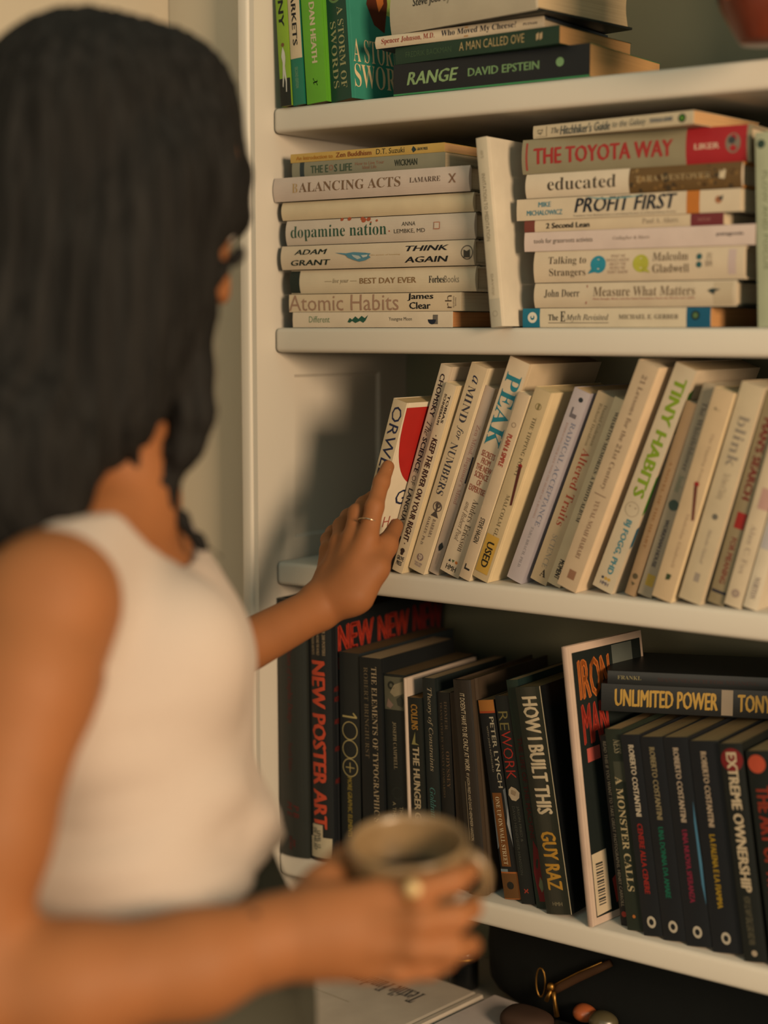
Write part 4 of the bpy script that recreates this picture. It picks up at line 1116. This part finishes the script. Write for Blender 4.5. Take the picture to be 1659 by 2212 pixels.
# torso sections: (height, centre, half depth, half width)
SEC = [((0.1085, -0.5311, 1.2528), .046, .070), ((0.1054, -0.5369, 1.2271), .062, .128), ((0.1096, -0.5436, 1.2023), .078, .148), ((0.1258, -0.5483, 1.1304), .100, .140),
       ((0.1407, -0.5452, 1.0759), .096, .126), ((0.1532, -0.5413, 1.0395), .092, .118), ((0.1633, -0.5391, 1.0032), .086, .117), ((0.1705, -0.5391, 0.9669), .088, .124),
       ((0.1788, -0.5407, 0.9124), .104, .146), ((0.1842, -0.5445, 0.8578), .110, .156), ((0.1884, -0.5465, 0.8215), .108, .158), ((0.1913, -0.5506, 0.7779), .092, .150)]
SEC = [((p[0], p[1], p[2]), a, b_) for p, a, b_ in SEC][::-1]
zs_ = A_([q[0][2] for q in SEC]); cxs = A_([q[0][0] for q in SEC]); cys = A_([q[0][1] for q in SEC]); as_ = A_([q[1] for q in SEC]); bs_ = A_([q[2] for q in SEC])
def torso(F, grow=0.0, k=0.02, z0=None, z1=None, fold=0.0, flare=0.0):
    lo = (cxs.min() - .25, cys.min() - .25, (z0 or zs_[0]) - .05); hi = (cxs.max() + .25, cys.max() + .25, (z1 or zs_[-1]) + .05)
    sl, X, Y, Z = F.sub(lo, hi)
    z = Z[0, 0, :]
    ic = lambda t: np.interp(z, zs_, t)[None, None, :]
    cx_, cy_, a, b_ = ic(cxs), ic(cys), ic(as_) + grow + flare * np.clip((1.04 - Z) / .09, 0, 1), ic(bs_) + grow + flare * np.clip((1.04 - Z) / .09, 0, 1)
    u = (X - cx_) * FW[0] + (Y - cy_) * FW[1]
    w = (X - cx_) * LW[0] + (Y - cy_) * LW[1]
    e = 2.25
    r = (np.abs(u / a) ** e + np.abs(w / b_) ** e) ** (1 / e)
    d = (r - 1) * np.minimum(a, b_) * .95
    if fold:
        ang = np.arctan2(w, u)
        env = np.clip((1.115 - Z) / .10, 0, 1)
        dsp = fold * env * (np.sin(62 * Z + 2.6 * ang + 1.3 * np.sin(2 * ang)) + .6 * np.sin(95 * Z - 3.1 * ang + .8)) + fold * .5 * np.sin(30 * Z - 4 * ang)
        d = d - np.maximum(dsp, -.0040)
    d = np.maximum(d, Z - (z1 or zs_[-1]))
    d = np.maximum(d, (z0 or zs_[0]) - Z)
    F.merge(sl, d.astype(np.float32), k)
def chest(F, grow=0.0, k=0.03):
    F.ell((0.1986, -0.5490, 1.1504), (FW, LW, UP), (.060 + grow, .058 + grow, .062 + grow), k)
    F.ell((0.1305, -0.4647, 1.1281), (FW, LW, UP), (.058 + grow, .058 + grow, .062 + grow), k)

# ---- body field (5 mm)
SH_R, EL_R, WR_R = (0.1955, -0.6610, 1.2068), (0.2198, -0.7704, 0.9640), (0.3515, -0.5995, 0.9791)
SH_L, EL_L, WR_L = (0.0513, -0.4197, 1.1916), (0.0050, -0.3673, 1.0509), (0.0317, -0.1411, 1.1145)
HIP_R, HIP_L = (0.2431, -0.6028, 0.8474), (0.1456, -0.4966, 0.7784)
h0 = A_(HIP_R); h1 = A_(HIP_L)
KN_R, KN_L = h0 + A_((0.02, .0, 0)) + FW * .03, h1 + FW * .03
KN_R[2] = .45; KN_L[2] = .45
AN_R, AN_L = KN_R - FW * .03, KN_L - FW * .02
AN_R[2] = .08; AN_L[2] = .08
HEADC = A_((0.1316, -0.5048, 1.4995))
allp = [SH_R, EL_R, WR_R, SH_L, EL_L, WR_L, h0 * A_((1, 1, 0)), h1 * A_((1, 1, 0)), HEADC + .16, HEADC - .16, AN_R * A_((1, 1, 0)) + FW * .17, AN_L * A_((1, 1, 0)) + FW * .17]
B = Field(allp, .10, .005)
torso(B, 0, .02)
chest(B)
# neck, shoulders
NK0, NK1 = (0.1217, -0.5265, 1.2625), (0.1271, -0.5224, 1.3522)
B.cap(NK0, NK1, .056, .050, .03)
B.cap(SH_R, (0.1370, -0.5474, 1.2562), .044, .035, .03)
B.cap(SH_L, (0.0969, -0.5028, 1.2494), .045, .040, .035)
# arms
B.chain([SH_R, (0.2101, -0.6946, 1.1567), (0.2166, -0.7400, 1.0652), EL_R], [.049, .046, .042, .037], .016)
B.chain([EL_R, (0.2720, -0.7202, 0.9666), (0.3220, -0.6527, 0.9709), WR_R], [.038, .0395, .0335, .0285], .02)
B.chain([SH_L, (0.0229, -0.3894, 1.1112), EL_L], [.046, .040, .036], .02)
FM_L = (0.0108, -0.2408, 1.0843)
B.chain([EL_L, FM_L], [.036, .0262], .02)
# head: skull, face, jaw
HF = A_((0.2386, 0.9712, 0.0000)); HF = HF / np.linalg.norm(HF)
HL = np.cross(UP, HF)
pit = R_(24)
HFd = HF * math.cos(pit) - UP * math.sin(pit)
HUd = UP * math.cos(pit) + HF * math.sin(pit)
hp_ = lambda f, l, u: HEADC + HFd * f + HL * l + HUd * u
AX = (HFd, HL, HUd)
B.ell(hp_(-.012, 0, .025), AX, (.092, .074, .088), .02)
B.ell(hp_(.030, 0, -.035), AX, (.060, .056, .078), .03)
B.cap(hp_(.046, 0, -.092), hp_(.030, 0, -.085), .019, .032, .02)
for s_ in (-1, 1):
    B.cap(hp_(.042, s_ * .012, -.088), hp_(-.012, s_ * .050, -.045), .015, .016, .02)
    B.ell(hp_(.056, s_ * .036, -.028), AX, (.020, .020, .018), .014)
    B.ell(hp_(.076, s_ * .031, .006), AX, (.012, .014, .010), .004, cut=True)
    B.cap(hp_(.074, s_ * .014, .020), hp_(.064, s_ * .045, .020), .0075, .006, .010)
    B.ell(hp_(-.008, s_ * .073, -.012), AX, (.017, .008, .029), .006)
B.chain([hp_(.080, 0, .010), hp_(.098, 0, -.022), hp_(.104, 0, -.033)], [.007, .0085, .0095], .009)
for s_ in (-1, 1): B.ell(hp_(.094, s_ * .010, -.037), AX, (.009, .0075, .0065), .005)
B.cap(hp_(.089, -.016, -.060), hp_(.089, .016, -.060), .0058, .0058, .006)
B.cap(hp_(.087, -.014, -.069), hp_(.087, .014, -.069), .0066, .0066, .005)
B.cap(NK1, hp_(-.025, 0, -.05), .052, .050, .03)
# legs and feet
for hpt, kn, an in ((h0, KN_R, AN_R), (h1, KN_L, AN_L)):
    B.chain([hpt, kn], [.082, .052], .03)
    B.chain([kn, kn * .5 + an * .5 - FW * .015, an], [.052, .048, .034], .02)
    ft = an.copy(); ft[2] = .028
    B.chain([an, ft], [.034, .028], .02)
    B.chain([ft - FW * .03, ft + FW * .08, ft + FW * .15], [.027, .026, .018], .02)
    for j in range(5):
        lo_ = ft + FW * .150 + LW * (-.028 + .014 * j); lo_[2] = .014
        B.cap(lo_, lo_ + FW * .024, .009, .0078, .004)
body_parts = [B.mesh()]

# ---- left hand (2 mm)
LHP = dict(w=(0.0393, -0.1385, 1.1207), palm=(0.0463, -0.1170, 1.1499))
mcp = [(0.0628, -0.1006, 1.1826), (0.0424, -0.0980, 1.1817), (0.0219, -0.0925, 1.1757), (0.0015, -0.0852, 1.1644)]
L = Field([FM_L, WR_L] + mcp + [(0.0411, -0.0332, 1.2615), (0.0471, -0.0141, 1.1904), (-0.0067, 0.0004, 1.2160), (-0.0447, -0.0175, 1.1946)], .03, .002)
L.cap(FM_L, WR_L, .0262, .0222, .004)
L.cap(WR_L, (0.0433, -0.1313, 1.1249), .0222, .0205, .01)
L.cap((0.0268, -0.1348, 1.1228), (0.0231, -0.1127, 1.1400), .0165, .0150, .012)
for i, m_ in enumerate(mcp):
    st = [(0.0531, -0.1300, 1.1281), (0.0436, -0.1268, 1.1291), (0.0315, -0.1205, 1.1296), (0.0184, -0.1114, 1.1296)][i]
    L.cap(st, m_, .0170 - .001 * i, .0118 - .0006 * i, .011)
L.cap((0.0580, -0.1270, 1.1248), (0.0602, -0.1171, 1.1487), .0185, .0150, .012)
# index
L.chain([mcp[0], (0.0598, -0.0833, 1.2150), (0.0512, -0.0590, 1.2382), (0.0481, -0.0430, 1.2536)], [.0112, .0094, .0083, .0070], .005)
# middle: behind the index, its tip reaching round the book edge
L.chain([mcp[1], (0.0362, -0.0815, 1.2070), (0.0247, -0.0544, 1.2126), (0.0222, -0.0341, 1.2197)], [.0108, .0092, .0083, .0070], .005)
# ring and little finger, bent away towards the shelf
L.chain([mcp[2], (0.0069, -0.0703, 1.1900), (-0.0025, -0.0463, 1.1971), (-0.0051, -0.0275, 1.2033)], [.0102, .0088, .0078, .0068], .005)
L.chain([mcp[3], (-0.0140, -0.0666, 1.1731), (-0.0230, -0.0475, 1.1785), (-0.0256, -0.0325, 1.1840)], [.0094, .0078, .0070, .0060], .005)
# thumb
L.chain([(0.0672, -0.1235, 1.1291), (0.0768, -0.1044, 1.1544), (0.0676, -0.0736, 1.1742), (0.0577, -0.0412, 1.1908)], [.0190, .0128, .0108, .0078], .009)
L.cap((0.0651, -0.1142, 1.1440), (0.0631, -0.1050, 1.1667), .014, .011, .010)
body_parts.append(L.mesh())

# ---- right hand round the cup (2.5 mm)
HR = Field([(0.3442, -0.6108, 0.9797), WR_R, (0.4274, -0.4491, 1.0007), (0.4835, -0.5381, 0.9622), (0.3222, -0.4744, 1.0050)], .035, .0025)
HR.cap((0.3425, -0.6187, 0.9765), WR_R, .0300, .0272, .004)
HR.cap(WR_R, (0.3755, -0.5781, 0.9824), .0272, .0255, .015)
rm = [(0.4033, -0.5548, 1.0061), (0.4116, -0.5631, 0.9925), (0.4113, -0.5681, 0.9767), (0.4031, -0.5688, 0.9604)]
rs_ = [(0.3697, -0.5758, 0.9928), (0.3745, -0.5820, 0.9858), (0.3752, -0.5840, 0.9766), (0.3723, -0.5824, 0.9677)]
for i in range(4):
    HR.cap(rs_[i], rm[i], .0205 - .001 * i, .0128 - .0008 * i, .014)
HR.chain([rm[0], (0.4339, -0.5466, 1.0144), (0.4465, -0.5222, 1.0177), (0.4430, -0.4977, 1.0161)], [.0118, .0098, .0088, .0075], .005)
HR.chain([rm[1], (0.4397, -0.5549, 0.9958), (0.4548, -0.5317, 0.9957), (0.4489, -0.5018, 0.9920)], [.0116, .0104, .0094, .0080], .005)
HR.chain([rm[2], (0.4383, -0.5584, 0.9785), (0.4547, -0.5372, 0.9748), (0.4516, -0.5082, 0.9675)], [.0108, .0098, .0088, .0076], .005)
HR.chain([rm[3], (0.4270, -0.5616, 0.9604), (0.4393, -0.5429, 0.9598), (0.4368, -0.5158, 0.9543)], [.0098, .0084, .0078, .0068], .005)
# thumb on the far side of the cup
HR.chain([(0.3459, -0.5720, 0.9831), (0.3499, -0.5421, 0.9991), (0.3468, -0.5159, 1.0075), (0.3387, -0.4895, 1.0079)], [.0215, .0150, .0115, .0088], .012)
body_parts.append(HR.mesh())
skin = mat((162, 104, 62), 'skin')
body = np_mesh('body', body_parts, skin, None, 1)
def adopt(o):
    o.parent = woman
    o.matrix_parent_inverse = Matrix.Translation(-woman.location)
adopt(body)
for s_ in (-1, 1):
    e_ = blob('eye', .0115, .0115, .0115, mat((222, 214, 204), 'gloss'), None, tuple(hp_(.0665, s_ * .031, .004)), 16)
    adopt(e_)
    i_ = blob('iris', .0052, .0052, .0052, mat((46, 30, 20), 'gloss'), e_, tuple(hp_(.0735, s_ * .031, .002)), 12)
def nail(p, n, u, w_, l_):
    p, n, u = Vector(p), Vector(n).normalized(), Vector(u).normalized()
    s__ = n.cross(u).normalized()
    v, f = [], []
    for j in range(5):
        for i in range(5):
            a = (i - 2) / 2; c = (j - 2) / 2
            ww = w_ * (1 - .35 * max(0, c) ** 2 - .15 * max(0, -c) ** 2)
            v.append(p + s__ * a * ww + u * c * l_ - n * (a * a) * w_ * .45)
    for j in range(4):
        for i in range(4):
            k = j * 5 + i
            f.append((k, k + 1, k + 6, k + 5))
    o = mesh('fingernail', v, f, mat((216, 158, 128), 'gloss'), None, smooth=True)
    adopt(o)
camdir = Vector((0.5830, -0.8125, 0.0000))
nail((0.0515, -0.0494, 1.2542), camdir + Vector((-.2, 0, .1)), Vector((0.0473, -0.0419, 1.2560)) - Vector((0.0560, -0.0624, 1.2422)), .0046, .0056)
nail((0.0640, -0.0468, 1.1888), camdir + Vector((.35, 0, .2)), Vector((0.0596, -0.0422, 1.1915)) - Vector((0.0692, -0.0742, 1.1783)), .0052, .0062)

mole = blob('mole', .0042, .0020, .0036, mat((74, 44, 32), 'matt'), None, (0.3519, -0.6250, 1.0029), 14)
adopt(mole)
# rings
def ringband(name, c, ax, r, tr, m):
    c, ax = Vector(c), Vector(ax).normalized()
    u = ax.cross(Vector((.1, .2, 1))).normalized(); w = ax.cross(u)
    o = tube(name, [c + (u * math.cos(R_(a)) + w * math.sin(R_(a))) * r for a in range(0, 360, 15)], tr, m, None, 8, True)
    adopt(o)
    return o
o = ringband('thin_ring', (0.0592, -0.0933, 1.1999), Vector((0.0598, -0.0833, 1.2150)) - Vector((0.0628, -0.1006, 1.1826)), .0108, .0007, mat((236, 214, 180), 'metal'))
ringband('gold_ring', (0.4306, -0.5485, 1.0133), Vector((0.4339, -0.5466, 1.0144)) - Vector((0.4033, -0.5548, 1.0061)), .0108, .0014, gold)
st_ = blob('ring_stone', .0060, .0048, .0056, mat((240, 200, 120), 'gloss'), None, (0.4370, -0.5584, 1.0201), 14); adopt(st_)

# ---- tank top: offset torso shell cut at neck, armholes and hem
TT = Field([(cxs.min(), cys.min(), .95), (cxs.max(), cys.max(), 1.30)], .20, .0035)
torso(TT, .0085, .02, z0=.90, z1=1.30, fold=.0045, flare=.009)
chest(TT, .0065)
TT.cap(SH_R, (0.1370, -0.5474, 1.2562), .047, .0415, .03)
TT.cap(SH_L, (0.0969, -0.5028, 1.2494), .036, .0455, .035)
# armholes
def cutcyl(F, c, d, ra, rb, ua):
    """elliptic cylinder cut, axis d, radii ra along ua"""
    c, d, ua = A_(c), A_(d) / np.linalg.norm(d), A_(ua)
    ua = ua - d * (ua @ d); ua = ua / np.linalg.norm(ua); ub = np.cross(d, ua)
    X = F.ax[0][:, None, None] - c[0]; Y = F.ax[1][None, :, None] - c[1]; Z = F.ax[2][None, None, :] - c[2]
    p = X * ua[0] + Y * ua[1] + Z * ua[2]; q = X * ub[0] + Y * ub[1] + Z * ub[2]; t = X * d[0] + Y * d[1] + Z * d[2]
    r = (np.sqrt((p / ra) ** 2 + (q / rb) ** 2) - 1) * min(ra, rb)
    r = np.maximum(r, -t)
    F.d = np.maximum(F.d, -r.astype(np.float32))
viewd = A_((0.5830, -0.8125, 0.0000))
armc = A_((0.1530, -0.6324, 1.1865))
cutcyl(TT, armc, viewd, .080, .0540, UP + A_((-0.2600, -0.1865, 0.0000)))
armc2 = A_((0.0796, -0.4356, 1.1537))
cutcyl(TT, armc2, LW, .080, .060, UP)
# neckline scoop: elongated oval seen from the front right
neckc = A_((0.1234, -0.5177, 1.2729))
cutcyl(TT, neckc - A_(FW) * .035 - UP * .03, FW * .72 + UP * .69, .084, .100, FW * .65 - UP * .75)
Z_ = TT.ax[2][None, None, :]; X_ = TT.ax[0][:, None, None]; Y_ = TT.ax[1][None, :, None]
un = (X_ - A_(NK0)[0]) * FW[0] + (Y_ - A_(NK0)[1]) * FW[1]
wn = (X_ - A_(NK0)[0]) * LW[0] + (Y_ - A_(NK0)[1]) * LW[1]
# keep only below the shoulder line, hem curves down in front
TT.d = np.maximum(TT.d, (Z_ - (0.1291, -0.5518, 1.2651)[2]).astype(np.float32) + 0 * TT.d)
hemz = (0.2151, -0.5816, 0.9657)[2]
hem = hemz + .010 * (un * 0 + wn / .12) + .012 * np.abs(un / .1) ** 1.5
TT.d = np.maximum(TT.d, (hem - Z_).astype(np.float32))
np_mesh('tank_top', [TT.mesh()], mat((206, 190, 178), 'cloth'), woman, 2).matrix_parent_inverse = Matrix.Translation(-woman.location)

# ---- loose trousers
PT = Field([A_((cxs.min(), cys.min(), .0)), A_((cxs.max(), cys.max(), 1.0))], .20, .006)
torso(PT, .006, .02, z0=.70, z1=(0.2151, -0.5816, 0.9657)[2] + .012)
for hpt, kn, an in ((h0, KN_R, AN_R), (h1, KN_L, AN_L)):
    top_ = hpt.copy(); top_[2] = .86
    bot = an.copy(); bot[2] = .10
    PT.chain([top_, kn, bot], [.108, .092, .088], .02)
Zp = PT.ax[2][None, None, :]
PT.d = np.maximum(PT.d, (.075 - Zp).astype(np.float32) + 0 * PT.d)
np_mesh('trousers', [PT.mesh()], mat((74, 74, 64), 'cloth'), woman, 1).matrix_parent_inverse = Matrix.Translation(-woman.location)

# ---- hair
HH = Field([(-0.0518, -0.5797, 1.6391), (0.2162, -0.4496, 1.6370), (0.0640, -0.6779, 1.2290), (0.1414, -0.4030, 1.2033)], .07, .0035)
E3 = (A_((0.8125, 0.5830, 0.0000)), A_((-0.5830, 0.8125, 0.0000)), UP)
px = 1.265 / 3500
HH.ell((0.0983, -0.5166, 1.5422), E3, (275 * px, .112, 290 * px), .03)
HH.ell((0.1249, -0.4627, 1.5690), E3, (172 * px, .085, 190 * px), .02)
HH.ell((0.1285, -0.4427, 1.5162), E3, (140 * px, .070, 150 * px), .02)
HH.ell((0.1827, -0.4637, 1.4869), E3, (52 * px, .032, 52 * px), .012)
HH.ell((0.1898, -0.5327, 1.5061), E3, (105 * px, .042, 130 * px), .02)
HH.ell((0.1446, -0.5475, 1.4379), E3, (225 * px, .075, 250 * px), .03)
HH.ell((0.0671, -0.5556, 1.4678), E3, (250 * px, .105, 330 * px), .03)
HH.ell((0.0933, -0.5970, 1.3467), E3, (190 * px, .085, 320 * px), .03)
HH.ell((0.0573, -0.6079, 1.3212), E3, (210 * px, .10, 260 * px), .03)
HH.ell((0.1430, -0.6382, 1.3024), E3, (165 * px, .050, 190 * px), .02)
HH.ell((0.1595, -0.5713, 1.3683), E3, (150 * px, .045, 200 * px), .03)
HH.chain([(0.1668, -0.4860, 1.4534), (0.1814, -0.5002, 1.4100), (0.1912, -0.5053, 1.3674), (0.1933, -0.5083, 1.3354), (0.1870, -0.5104, 1.3084), (0.1744, -0.5141, 1.2846), (0.1694, -0.5102, 1.2677), (0.1727, -0.4982, 1.2474), (0.1789, -0.4838, 1.2301), (0.1875, -0.4672, 1.2162)],
         [60 * px, 58 * px, 46 * px, 46 * px, 38 * px, 22 * px, 15 * px, 11 * px, 8 * px, 3 * px], .012)
HH.chain([(0.1756, -0.5302, 1.4028), (0.1820, -0.5366, 1.3679), (0.1710, -0.5509, 1.3400), (0.1678, -0.5512, 1.3189), (0.1681, -0.5441, 1.2972), (0.1707, -0.5320, 1.2815), (0.1751, -0.5163, 1.2649)],
         [60 * px, 50 * px, 30 * px, 20 * px, 10 * px, 8 * px, 6 * px], .012)
HH.chain([(0.1533, -0.4449, 1.5506), (0.1466, -0.4038, 1.5248), (0.1437, -0.3982, 1.4912), (0.1310, -0.3986, 1.4649)], [70 * px, 42 * px, 30 * px, 12 * px], .012)
HH.chain([(0.1464, -0.4956, 1.5781), (0.1764, -0.4921, 1.5377), (0.1872, -0.4888, 1.5057), (0.1875, -0.5055, 1.4732), (0.1847, -0.5187, 1.4379), (0.1842, -0.5240, 1.4028)], [95 * px, 92 * px, 80 * px, 56 * px, 58 * px, 56 * px], .02)
HH.chain([(0.2033, -0.4591, 1.4588), (0.2032, -0.4866, 1.4390), (0.1944, -0.5008, 1.4276)], [12 * px, 11 * px, 16 * px], .006)
X_ = HH.ax[0][:, None, None]; Y_ = HH.ax[1][None, :, None]; Z_ = HH.ax[2][None, None, :]
an_ = np.arctan2(Y_ - HEADC[1], X_ - HEADC[0])
near = HH.d < .03
wv = (.0016 * np.sin(34 * an_ + 14 * Z_ + 2 * np.sin(20 * Z_)) + .0010 * np.sin(71 * an_ - 22 * Z_)).astype(np.float32)
HH.d = np.where(near, HH.d + wv, HH.d)
np_mesh('hair', [HH.mesh()], mat((35, 34, 33), 'hair'), woman, 0).matrix_parent_inverse = Matrix.Translation(-woman.location)
